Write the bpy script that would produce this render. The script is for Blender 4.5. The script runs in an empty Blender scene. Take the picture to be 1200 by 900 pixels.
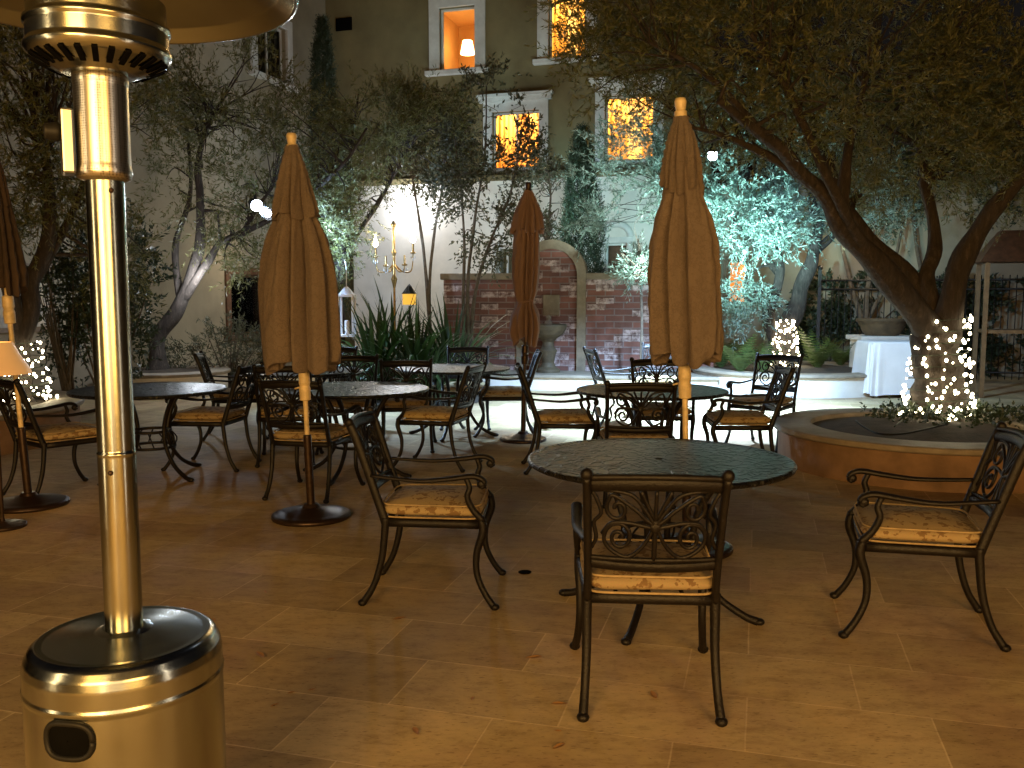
import bpy, math, random
import numpy as np
from mathutils import Vector, Matrix, noise

C = bpy.context.scene.collection
PI = math.pi
random.seed(4)
RNG = np.random.default_rng(11)

# ------------------------------------------------------------------ camera maths
CAM_H, PITCH, F = 1.47, math.radians(5.55), 1040.0
FWD = np.array([0, math.cos(PITCH), -math.sin(PITCH)])
UP = np.array([0, math.sin(PITCH), math.cos(PITCH)])
CAMP = np.array([0, 0, CAM_H])
def ray(px, py):
    return FWD + np.array([1., 0, 0]) * (px - 600) / F + UP * (-(py - 450) / F)
def at(px, py, D):
    r = ray(px, py); return CAMP + r * (D / r[1])
def gnd(px, py, z=0.0):
    r = ray(px, py); return CAMP + r * ((z - CAM_H) / r[2])

# ------------------------------------------------------------------ materials
MATS = {}
class NT:
    def __init__(s, name):
        s.m = bpy.data.materials.new(name); s.m.use_nodes = True
        s.t = s.m.node_tree; s.n = s.t.nodes; s.b = s.n['Principled BSDF']; s.out = s.n['Material Output']
        s.tc = None
    def node(s, t, **kw):
        x = s.n.new(t)
        for k, v in kw.items():
            if k in x.inputs: x.inputs[k].default_value = v
            else: setattr(x, k, v)
        return x
    def link(s, a, b): s.t.links.new(a, b)
    def obj(s, scale=(1, 1, 1), rot=(0, 0, 0)):
        tc = s.node('ShaderNodeTexCoord'); mp = s.node('ShaderNodeMapping')
        mp.inputs['Scale'].default_value = scale; mp.inputs['Rotation'].default_value = rot
        s.link(tc.outputs['Object'], mp.inputs['Vector']); return mp.outputs['Vector']
    def noise(s, vec, scale, detail=4, rough=.6):
        x = s.node('ShaderNodeTexNoise'); x.inputs['Scale'].default_value = scale
        x.inputs['Detail'].default_value = detail; x.inputs['Roughness'].default_value = rough
        if vec is not None: s.link(vec, x.inputs['Vector'])
        return x
    def ramp(s, fac, stops):
        r = s.node('ShaderNodeValToRGB'); e = r.color_ramp.elements
        while len(e) < len(stops): e.new(.5)
        for k, (p, c) in enumerate(stops):
            e[k].position = p; e[k].color = (*c, 1) if len(c) == 3 else c
        s.link(fac, r.inputs['Fac']); return r.outputs['Color']
    def mix(s, fac, a, b, mode='MIX'):
        x = s.node('ShaderNodeMix', data_type='RGBA', blend_type=mode)
        for sock, v in ((x.inputs[0], fac), (x.inputs[6], a), (x.inputs[7], b)):
            if hasattr(v, 'is_linked'): s.link(v, sock)
            elif isinstance(v, (int, float)): sock.default_value = v
            else: sock.default_value = (*v, 1)
        return x.outputs[2]
    def bump(s, h, strength=.3, dist=.01):
        x = s.node('ShaderNodeBump'); x.inputs['Strength'].default_value = strength
        x.inputs['Distance'].default_value = dist
        s.link(h, x.inputs['Height']); s.link(x.outputs['Normal'], s.b.inputs['Normal'])
    def set(s, **kw):
        for k, v in kw.items():
            k = k.replace('_', ' ')
            sock = s.b.inputs[k]
            if hasattr(v, 'is_linked'): s.link(v, sock)
            elif isinstance(v, tuple) and len(v) == 3: sock.default_value = (*v, 1)
            else: sock.default_value = v
        return s

def simple(name, col, rough=.6, metal=0., nscale=8, var=.25, bump=0., bscale=60, spec=.5):
    t = NT(name); v = t.obj()
    n = t.noise(v, nscale)
    c0 = tuple(x * (1 - var) for x in col); c1 = tuple(min(1, x * (1 + var)) for x in col)
    t.set(Base_Color=t.ramp(n.outputs['Fac'], [(.3, c0), (.7, c1)]), Roughness=rough, Metallic=metal)
    t.b.inputs['Specular IOR Level'].default_value = spec
    if bump:
        t.bump(t.noise(v, bscale).outputs['Fac'], bump, .01)
    MATS[name] = t.m; return t.m

def emis(name, col, strength, base=(.8, .8, .8)):
    t = NT(name); t.set(Base_Color=base, Roughness=.4)
    t.b.inputs['Emission Color'].default_value = (*col, 1); t.b.inputs['Emission Strength'].default_value = strength
    MATS[name] = t.m; return t.m

iron = simple('cast_iron', (.007, .0052, .0045), .46, .0, 30, .4, .3, 120, .35)
iron_green = NT('table_cast_metal')
v = iron_green.obj()
vo = iron_green.node('ShaderNodeTexVoronoi', feature='DISTANCE_TO_EDGE'); vo.inputs['Scale'].default_value = 17
wv = iron_green.noise(v, 5); mxv = iron_green.mix(.12, v, wv.outputs['Color']); iron_green.link(mxv, vo.inputs['Vector'])
cr = iron_green.ramp(vo.outputs['Distance'], [(.03, (1, 1, 1)), (.14, (0, 0, 0))])
iron_green.set(Base_Color=iron_green.mix(cr, (.012, .012, .012), (.005, .005, .005)), Metallic=.0, Roughness=.36); iron_green.b.inputs['Specular IOR Level'].default_value = .3
iron_green.bump(cr, .9, .009); table_m = iron_green.m

cu = NT('cushion_fabric'); v = cu.obj((1, 1, 1.0))
n1 = cu.noise(v, 12, 3); dv = cu.mix(.22, v, n1.outputs['Color'])
w1 = cu.node('ShaderNodeTexVoronoi', feature='SMOOTH_F1'); w1.inputs['Scale'].default_value = 17; cu.link(dv, w1.inputs['Vector'])
mask = cu.ramp(w1.outputs['Distance'], [(.36, (1, 1, 1)), (.41, (0, 0, 0))])
n2 = cu.noise(v, 30, 2); mask2 = cu.ramp(n2.outputs['Fac'], [(.46, (0, 0, 0)), (.50, (1, 1, 1))])
mm = cu.mix(1., mask, mask2, 'MULTIPLY')
wov = cu.noise(v, 260, 2)
col = cu.mix(mm, (.45, .345, .185), (.24, .15, .065))
oi = cu.node('ShaderNodeObjectInfo'); col = cu.mix(1., col, cu.ramp(oi.outputs['Random'], [(0, (.72, .70, .70)), (1, (1.05, 1.05, 1.0))]), 'MULTIPLY')
cu.set(Base_Color=cu.mix(.25, col, wov.outputs['Color'], 'OVERLAY'), Roughness=.9); cu.bump(wov.outputs['Fac'], .3, .004)
cushion_m = cu.m
piping_m = simple('cushion_piping', (.40, .30, .165), .9, 0, 40, .2)

ca = NT('canopy_fabric'); v = ca.obj()
na = ca.noise(v, 20, 3); da = ca.mix(.2, v, na.outputs['Color'])
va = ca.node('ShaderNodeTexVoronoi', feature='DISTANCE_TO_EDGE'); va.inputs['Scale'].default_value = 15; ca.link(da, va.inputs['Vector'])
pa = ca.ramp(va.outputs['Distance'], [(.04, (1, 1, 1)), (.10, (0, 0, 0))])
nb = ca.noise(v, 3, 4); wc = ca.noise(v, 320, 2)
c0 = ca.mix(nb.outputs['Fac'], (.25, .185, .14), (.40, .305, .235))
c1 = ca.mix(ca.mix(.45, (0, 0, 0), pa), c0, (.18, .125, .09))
oi = ca.node('ShaderNodeObjectInfo'); c1 = ca.mix(1., c1, ca.ramp(oi.outputs['Random'], [(0, (.78, .76, .74)), (1, (1.06, 1.04, 1.03))]), 'MULTIPLY')
ca.set(Base_Color=c1, Roughness=.95); st_ = ca.noise(ca.obj((1, 1, .10)), 34, 4, .6); cr_ = ca.noise(v, 9, 5, .6); ca.bump(ca.mix(.5, ca.mix(.35, st_.outputs['Fac'], cr_.outputs['Fac']), wc.outputs['Fac']), .9, .045)
ca.b.inputs['Sheen Weight'].default_value = .15
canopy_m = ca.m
cb = NT('canopy_fabric_maroon'); v = cb.obj()
nb = cb.noise(v, 4, 4); wc = cb.noise(v, 200, 2)
cb.set(Base_Color=cb.mix(nb.outputs['Fac'], (.20, .125, .10), (.31, .21, .17)), Roughness=.95); cb.bump(wc.outputs['Fac'], .4, .003)
canopy_red_m = cb.m
canopy_shaded_m = simple('canopy_fabric_shaded', (.055, .036, .025), .95, 0, 5, .35, .3, 90)  # canopy fabric with shade put into its colour, for the dim edge parasol

wood_pole = simple('varnished_wood', (.72, .56, .30), .38, 0, 20, .25, .1, 80)
sleeve_m = simple('dark_bronze_metal', (.05, .03, .02), .35, .6, 30, .3)
def steel(name, col, rough, brush):
    t = NT(name); v = t.obj(brush); n = t.noise(v, 1, 6, .7)
    v2 = t.obj(); s = t.noise(v2, 7, 5, .7); sm = t.ramp(s.outputs['Fac'], [(.35, (rough - .03,) * 3), (.7, (rough + .06,) * 3)])
    t.set(Base_Color=t.mix(s.outputs['Fac'], tuple(c * .86 for c in col), col), Metallic=1., Roughness=sm)
    t.bump(n.outputs['Fac'], .05, .001); return t.m
steel_m = steel('brushed_steel', (.46, .475, .42), .20, (6, 6, 900))
steel_dark = NT('burner_mesh_steel'); v = steel_dark.obj(); vv_ = steel_dark.node('ShaderNodeTexVoronoi'); vv_.inputs['Scale'].default_value = 190; vv_.inputs['Randomness'].default_value = .15; steel_dark.link(v, vv_.inputs['Vector'])
steel_dark.set(Base_Color=steel_dark.ramp(vv_.outputs['Distance'], [(.25, (.20, .19, .17)), (.42, (.62, .60, .55))]), Metallic=1., Roughness=.3); steel_dark = steel_dark.m
chrome_m = simple('polished_steel', (.34, .36, .38), .3, 1., 3, .05)
black_plastic = simple('black_plastic', (.010, .010, .010), .5, 0, 10, .3, spec=.25)
slot_m = simple('dark_slot', (.004, .004, .004), 1., 0, 10, .2, spec=.02)

# floor: travertine slabs laid on the diagonal
ROT = math.radians(15.5)
fl = NT('travertine_paving'); v = fl.obj((1, 1, 1), (0, 0, ROT))
nd = fl.noise(v, 1.6, 2); dvv = fl.mix(.012, v, nd.outputs['Color'])
br = fl.node('ShaderNodeTexBrick'); fl.link(dvv, br.inputs['Vector'])
br.inputs['Scale'].default_value = 1.0; br.inputs['Mortar Size'].default_value = .0042; br.inputs['Mortar Smooth'].default_value = .6
br.inputs['Brick Width'].default_value = .62; br.inputs['Row Height'].default_value = .405; br.inputs['Bias'].default_value = 0
br.inputs['Color1'].default_value = (.54, .425, .265, 1); br.inputs['Color2'].default_value = (.37, .28, .165, 1); br.inputs['Mortar'].default_value = (.61, .49, .33, 1)
br.offset = .37
big = fl.noise(v, .9, 6, .65); bigr = fl.ramp(big.outputs['Fac'], [(.30, (.58, .50, .50)), (.42, (.90, .84, .84)), (.52, (1, 1, .92)), (.68, (1.2, 1.15, 1.05))])
sm = fl.noise(fl.obj((1, 2.2, 1), (0, 0, ROT)), 6, 9, .78); smr = fl.ramp(sm.outputs['Fac'], [(.30, (.62, .57, .52)), (.50, (1, 1, 1)), (.72, (1.2, 1.18, 1.12))])
pit = fl.noise(fl.obj((1, 3.2, 1), (0, 0, ROT)), 34, 3, .5); pitr = fl.ramp(pit.outputs['Fac'], [(.32, (.5, .46, .42)), (.39, (1, 1, 1))])
c = fl.mix(1., br.outputs['Color'], bigr, 'MULTIPLY'); c = fl.mix(1., c, smr, 'MULTIPLY'); c = fl.mix(.8, c, pitr, 'MULTIPLY')
rr = fl.ramp(big.outputs['Fac'], [(.3, (.55,) * 3), (.7, (.75,) * 3)])
fl.set(Base_Color=c, Roughness=rr); fl.b.inputs['Specular IOR Level'].default_value = .14
hsum = fl.mix(.5, br.outputs['Fac'], sm.outputs['Fac']); fl.bump(hsum, .25, .006)
floor_m = fl.m
ground_m = simple('dark_ground', (.06, .05, .04), .9, 0, 2, .4, .4, 8)
soil_m = simple('planter_soil', (.05, .036, .024), .95, 0, 6, .5, .8, 30)
cap_m = simple('travertine_cap', (.25, .21, .16), .6, 0, 5, .28, .3, 40)
terra_m = simple('terracotta_stucco', (.25, .15, .085), .85, 0, 2.2, .42, .3, 60)
white_st = simple('white_stucco', (.70, .67, .62), .85, 0, 2, .12, .35, 50)
beige_st = simple('beige_stucco', (.175, .145, .072), .9, 0, 1.2, .22, .4, 30)
tan_st = simple('tan_stucco', (.27, .235, .17), .9, 0, 1.2, .2, .4, 30)
trim_m = simple('white_painted_trim', (.60, .61, .60), .6, 0, 5, .12)
dark_wood = simple('dark_wood_frame', (.10, .045, .02), .5, 0, 12, .4)
gold_wood = simple('light_wood', (.15, .09, .04), .5, 0, 12, .3)
gold_m = simple('gilt_metal', (.34, .22, .08), .35, .8, 20, .3)
room_m = simple('room_orange_wall', (.70, .40, .14), .8, 0, 2, .1)
room_cr = simple('room_cream_wall', (.80, .62, .34), .8, 0, 2, .1)
curt_m = simple('amber_curtain', (.75, .50, .16), .8, 0, 9, .25)
nt_ = curt_m.node_tree; tb_ = nt_.nodes.new('ShaderNodeBsdfTranslucent'); tb_.inputs['Color'].default_value = (.85, .55, .18, 1); mx_ = nt_.nodes.new('ShaderNodeMixShader'); mx_.inputs[0].default_value = .6
nt_.links.new(nt_.nodes['Principled BSDF'].outputs[0], mx_.inputs[1]); nt_.links.new(tb_.outputs[0], mx_.inputs[2]); nt_.links.new(mx_.outputs[0], nt_.nodes['Material Output'].inputs['Surface'])
linen_m = simple('white_linen', (.80, .80, .82), .85, 0, 4, .05, .1, 60)
bark_m = NT('bark'); v = bark_m.obj((1, 1, .25)); n = bark_m.noise(v, 22, 7, .7)
bark_m.set(Base_Color=bark_m.ramp(n.outputs['Fac'], [(.3, (.016, .012, .009)), (.55, (.045, .034, .027)), (.75, (.11, .085, .07))]), Roughness=.9)
bark_m.bump(n.outputs['Fac'], .9, .03); bark_m = bark_m.m
stem_m = simple('dark_stem', (.09, .07, .05), .85, 0, 14, .4)
wire_m = simple('green_wire', (.02, .035, .015), .6, 0, 14, .3)

def leafmat(name, top, back, trans=.35):
    t = NT(name)
    g = t.node('ShaderNodeNewGeometry')
    ri = t.node('ShaderNodeNewGeometry'); 
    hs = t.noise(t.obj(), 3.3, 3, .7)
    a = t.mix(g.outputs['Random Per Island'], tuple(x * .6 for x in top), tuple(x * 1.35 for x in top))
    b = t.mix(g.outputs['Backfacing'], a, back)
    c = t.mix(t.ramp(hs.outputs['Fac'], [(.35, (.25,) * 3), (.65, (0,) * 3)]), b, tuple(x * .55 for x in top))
    t.set(Base_Color=c, Roughness=.5)
    tr = t.node('ShaderNodeBsdfTranslucent'); t.link(c, tr.inputs['Color'])
    ms = t.node('ShaderNodeMixShader'); ms.inputs[0].default_value = trans
    t.link(t.b.outputs[0], ms.inputs[1]); t.link(tr.outputs[0], ms.inputs[2]); t.link(ms.outputs[0], t.out.inputs['Surface'])
    return t.m
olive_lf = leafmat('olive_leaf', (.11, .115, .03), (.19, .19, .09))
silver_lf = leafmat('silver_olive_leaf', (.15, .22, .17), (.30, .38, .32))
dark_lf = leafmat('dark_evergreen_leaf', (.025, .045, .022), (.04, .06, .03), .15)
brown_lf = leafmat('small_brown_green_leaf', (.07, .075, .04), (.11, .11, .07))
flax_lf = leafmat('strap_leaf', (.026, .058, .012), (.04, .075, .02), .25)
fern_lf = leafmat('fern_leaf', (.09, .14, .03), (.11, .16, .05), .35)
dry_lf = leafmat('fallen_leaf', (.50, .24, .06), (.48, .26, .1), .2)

bk = NT('old_brick'); v = bk.obj((1, 1, 1), (PI / 2, 0, 0))
b = bk.node('ShaderNodeTexBrick'); bk.link(bk.mix(.015, v, bk.noise(v, 6).outputs['Color']), b.inputs['Vector'])
b.inputs['Scale'].default_value = 1; b.inputs['Brick Width'].default_value = .30; b.inputs['Row Height'].default_value = .105
b.inputs['Mortar Size'].default_value = .012; b.inputs['Mortar Smooth'].default_value = .3
b.inputs['Color1'].default_value = (.22, .095, .07, 1); b.inputs['Color2'].default_value = (.095, .05, .043, 1); b.inputs['Mortar'].default_value = (.20, .155, .145, 1)
b2 = bk.node('ShaderNodeTexBrick'); bk.link(v, b2.inputs['Vector'])
for k, vv in (('Scale', 1), ('Brick Width', .30), ('Row Height', .105), ('Mortar Size', 0.004)): b2.inputs[k].default_value = vv
b2.inputs['Color1'].default_value = (0, 0, 0, 1); b2.inputs['Color2'].default_value = (1, 1, 1, 1)
wm = bk.ramp(b2.outputs['Color'], [(.66, (0,) * 3), (.76, (.9,) * 3)])
n = bk.noise(v, 9, 6, .7); nr = bk.ramp(n.outputs['Fac'], [(.4, (0,) * 3), (.62, (.9,) * 3)])
c = bk.mix(bk.mix(1., wm, nr, 'MULTIPLY'), b.outputs['Color'], (.66, .56, .54))
st = bk.noise(v, 1.6, 5, .7)
c = bk.mix(.8, c, bk.ramp(st.outputs['Fac'], [(.3, (.5, .45, .45)), (.6, (1.05, 1, 1))]), 'MULTIPLY')
bk.set(Base_Color=c, Roughness=.9); bk.bump(bk.mix(.7, n.outputs['Fac'], b.outputs['Fac']), .6, .012); brick_m = bk.m
stone_m = simple('pale_stone', (.20, .16, .11), .8, 0, 5, .3, .5, 40)
fount_m = simple('mossy_stone', (.075, .055, .03), .7, 0, 7, .4, .5, 40)

gl = NT('window_glass'); tr = gl.node('ShaderNodeBsdfTransparent'); gs = gl.node('ShaderNodeBsdfGlossy'); gs.inputs['Roughness'].default_value = .03
ms = gl.node('ShaderNodeMixShader'); fr = gl.node('ShaderNodeFresnel'); fr.inputs['IOR'].default_value = 1.45
gl.link(fr.outputs[0], ms.inputs[0]); gl.link(tr.outputs[0], ms.inputs[1]); gl.link(gs.outputs[0], ms.inputs[2]); gl.link(ms.outputs[0], gl.out.inputs['Surface'])
glass_m = gl.m
crystal_m = simple('crystal_glass', (.8, .8, .8), .05, .3, 5, .05)

bulb_w = emis('string_bulb_lit', (1., .86, .55), 18)
bulb_c = emis('cool_bulb_lit', (.80, .88, 1.), 60)
flame_m = emis('candle_bulb_lit', (1., .88, .66), 26)
warm_glow = emis('warm_lamp_lit', (1., .62, .25), 12)
shade_m = emis('lit_lamp_shade', (1., .50, .16), .32, (.7, .45, .2))
amber_pane = emis('amber_glass_lit', (1., .55, .06), .8, (.7, .4, .1))

# ------------------------------------------------------------------ mesh builder
def crom(pts, n):
    P = np.array(pts, float)
    if len(P) < 3: 
        t = np.linspace(0, 1, n)[:, None]; return P[0] * (1 - t) + P[-1] * t
    Q = np.vstack([2 * P[0] - P[1], P, 2 * P[-1] - P[-2]])
    out = []
    m = len(P) - 1
    for s in np.linspace(0, m, n):
        i = min(int(s), m - 1); t = s - i
        a, b_, c_, d = Q[i], Q[i + 1], Q[i + 2], Q[i + 3]
        out.append(.5 * ((2 * b_) + (c_ - a) * t + (2 * a - 5 * b_ + 4 * c_ - d) * t * t + (3 * b_ - a - 3 * c_ + d) * t ** 3))
    return np.array(out)

class MB:
    def __init__(s): s.v = []; s.f = []; s.n = 0; s.flat = []
    def add(s, v, f, flat=False):
        v = np.asarray(v, float).reshape(-1, 3)
        s.v.append(v); s.f += [tuple(int(i) + s.n for i in q) for q in f]; s.flat += [flat] * len(f); s.n += len(v); return s
    def tube(s, pts, r, n=None, seg=8, flat=(1., 1.), up=None, spline=True):
        n = n or max(2, (len(pts) - 1) * 5 + 1)
        P = crom(pts, n) if spline else np.array(pts, float); n = len(P)
        if np.isscalar(r): R = np.full(n, float(r))
        else: R = np.interp(np.linspace(0, 1, n), np.linspace(0, 1, len(r)), r)
        T = np.gradient(P, axis=0); T /= np.linalg.norm(T, axis=1)[:, None] + 1e-12
        ref = np.array(up, float) if up is not None else (np.array([0, 0, 1.]) if abs(T[0][2]) < .9 else np.array([1., 0, 0]))
        N = []
        cur = ref - T[0] * ref.dot(T[0]); cur /= np.linalg.norm(cur) + 1e-12
        for k in range(n):
            base = ref if up is not None else cur
            cur2 = base - T[k] * base.dot(T[k]); l = np.linalg.norm(cur2)
            if l > 1e-6: cur = cur2 / l
            N.append(cur)
        N = np.array(N); B = np.cross(T, N)
        a = np.linspace(0, 2 * PI, seg, endpoint=False)
        V = P[:, None, :] + R[:, None, None] * (np.cos(a)[None, :, None] * N[:, None, :] * flat[0] + np.sin(a)[None, :, None] * B[:, None, :] * flat[1])
        F = []
        for k in range(n - 1):
            for j in range(seg):
                j2 = (j + 1) % seg
                F.append((k * seg + j, k * seg + j2, (k + 1) * seg + j2, (k + 1) * seg + j))
        F.append(tuple(range(seg))[::-1]); F.append(tuple((n - 1) * seg + j for j in range(seg)))
        return s.add(V, F)
    def lathe(s, prof, seg=48, c=(0, 0, 0), closed=False, a0=0, axis=None):
        if not closed or True:
            P_ = [tuple(p) for p in prof]; Q_ = []
            for i_, p in enumerate(P_):
                Q_.append(p)
                if i_ == len(P_) - 1 and not closed: break
                q = P_[(i_ + 1) % len(P_)]; l_ = math.hypot(q[0] - p[0], q[1] - p[1])
                if l_ > .02:
                    for f_ in (.004 / l_, 1 - .004 / l_): Q_.append((p[0] + (q[0] - p[0]) * f_, p[1] + (q[1] - p[1]) * f_))
            prof = Q_
        prof = np.array(prof, float); n = len(prof)
        a = np.linspace(0, 2 * PI, seg, endpoint=False) + a0
        V = np.zeros((n, seg, 3)); V[..., 0] = prof[:, 0:1] * np.cos(a); V[..., 1] = prof[:, 0:1] * np.sin(a); V[..., 2] = prof[:, 1:2]
        V = V.reshape(-1, 3)
        if axis is not None:
            q = Vector((0, 0, 1)).rotation_difference(Vector(axis)).to_matrix(); V = V @ np.array(q).T
        V = V + np.array(c, float)
        F = []
        m = n if closed else n - 1
        for k in range(m):
            k2 = (k + 1) % n
            for j in range(seg):
                j2 = (j + 1) % seg
                F.append((k * seg + j, k * seg + j2, k2 * seg + j2, k2 * seg + j))
        if not closed:
            F.append(tuple(range(seg))[::-1]); F.append(tuple((n - 1) * seg + j for j in range(seg)))
        return s.add(V, F)
    def box(s, lo, hi, bev=0.0):
        x0, y0, z0 = lo; x1, y1, z1 = hi
        if bev <= 0:
            V = [(x0, y0, z0), (x1, y0, z0), (x1, y1, z0), (x0, y1, z0), (x0, y0, z1), (x1, y0, z1), (x1, y1, z1), (x0, y1, z1)]
            return s.add(V, [(3, 2, 1, 0), (4, 5, 6, 7), (0, 1, 5, 4), (1, 2, 6, 5), (2, 3, 7, 6), (3, 0, 4, 7)], True)
        import bmesh
        bm = bmesh.new(); bmesh.ops.create_cube(bm, size=1)
        for v_ in bm.verts:
            v_.co = Vector(((x0 + x1) / 2 + v_.co.x * (x1 - x0), (y0 + y1) / 2 + v_.co.y * (y1 - y0), (z0 + z1) / 2 + v_.co.z * (z1 - z0)))
        bmesh.ops.bevel(bm, geom=bm.edges[:], offset=bev, segments=2, affect='EDGES', profile=.5)
        bm.verts.index_update()
        s.add([v_.co[:] for v_ in bm.verts], [[v_.index for v_ in f.verts] for f in bm.faces], True); bm.free(); return s
    def sphere(s, c, r, seg=10, rings=6, sc=(1, 1, 1)):
        V = []; F = []
        for i in range(rings + 1):
            th = PI * i / rings
            for j in range(seg):
                ph = 2 * PI * j / seg
                V.append((c[0] + r * sc[0] * math.sin(th) * math.cos(ph), c[1] + r * sc[1] * math.sin(th) * math.sin(ph), c[2] + r * sc[2] * math.cos(th)))
        for i in range(rings):
            for j in range(seg):
                j2 = (j + 1) % seg
                F.append((i * seg + j, (i + 1) * seg + j, (i + 1) * seg + j2, i * seg + j2))
        return s.add(V, F)
    def quads(s, V, F): return s.add(V, F)
    def build(s, name, mat, parent=None, loc=None, flat=False):
        me = bpy.data.meshes.new(name)
        V = np.vstack(s.v)
        me.from_pydata(V.tolist(), [], s.f)
        me.polygons.foreach_set('use_smooth', [not (x or flat) for x in s.flat])
        me.materials.append(mat); me.update()
        o = bpy.data.objects.new(name, me); C.objects.link(o)
        if parent is not None: o.parent = parent
        if loc is not None: o.location = loc
        return o

def tag(o, label=None, cat=None, group=None, kind=None):
    if label: o['label'] = label
    if cat: o['category'] = cat
    if group: o['group'] = group
    if kind: o['kind'] = kind
    return o
def thing(name, label, cat, loc=(0, 0, 0), rz=0., group=None, rot=None):
    o = bpy.data.objects.new(name, None); C.objects.link(o); o.empty_display_size = .1
    o.location = loc; o.rotation_euler = rot if rot else (0, 0, rz)
    return tag(o, label, cat, group)
def dup(root, loc, rz, label, group):
    r = root.copy(); C.objects.link(r); r.location = loc; r.rotation_euler = (0, 0, rz)
    r['label'] = label; r['group'] = group
    for ch in list(root.children):
        c_ = ch.copy(); C.objects.link(c_); c_.parent = r
        for g in list(ch.children):
            d = g.copy(); C.objects.link(d); d.parent = c_
    return r
def lamp(kind, name, loc, power, col, parent=None, size=.05, target=None, spot=None, sy=None, blend=.6):
    l = bpy.data.lights.new(name, kind); l.energy = power; l.color = col
    if kind in ('POINT', 'SPOT'): l.shadow_soft_size = size
    if kind == 'AREA':
        l.size = size
        if sy: l.shape = 'RECTANGLE'; l.size_y = sy
    if kind == 'SPOT': l.spot_size = math.radians(spot); l.spot_blend = blend
    o = bpy.data.objects.new(name, l); C.objects.link(o); o.location = loc
    if target is not None:
        d = Vector(target) - Vector(loc); o.rotation_euler = d.to_track_quat('-Z', 'Y').to_euler()
    return o

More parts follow.
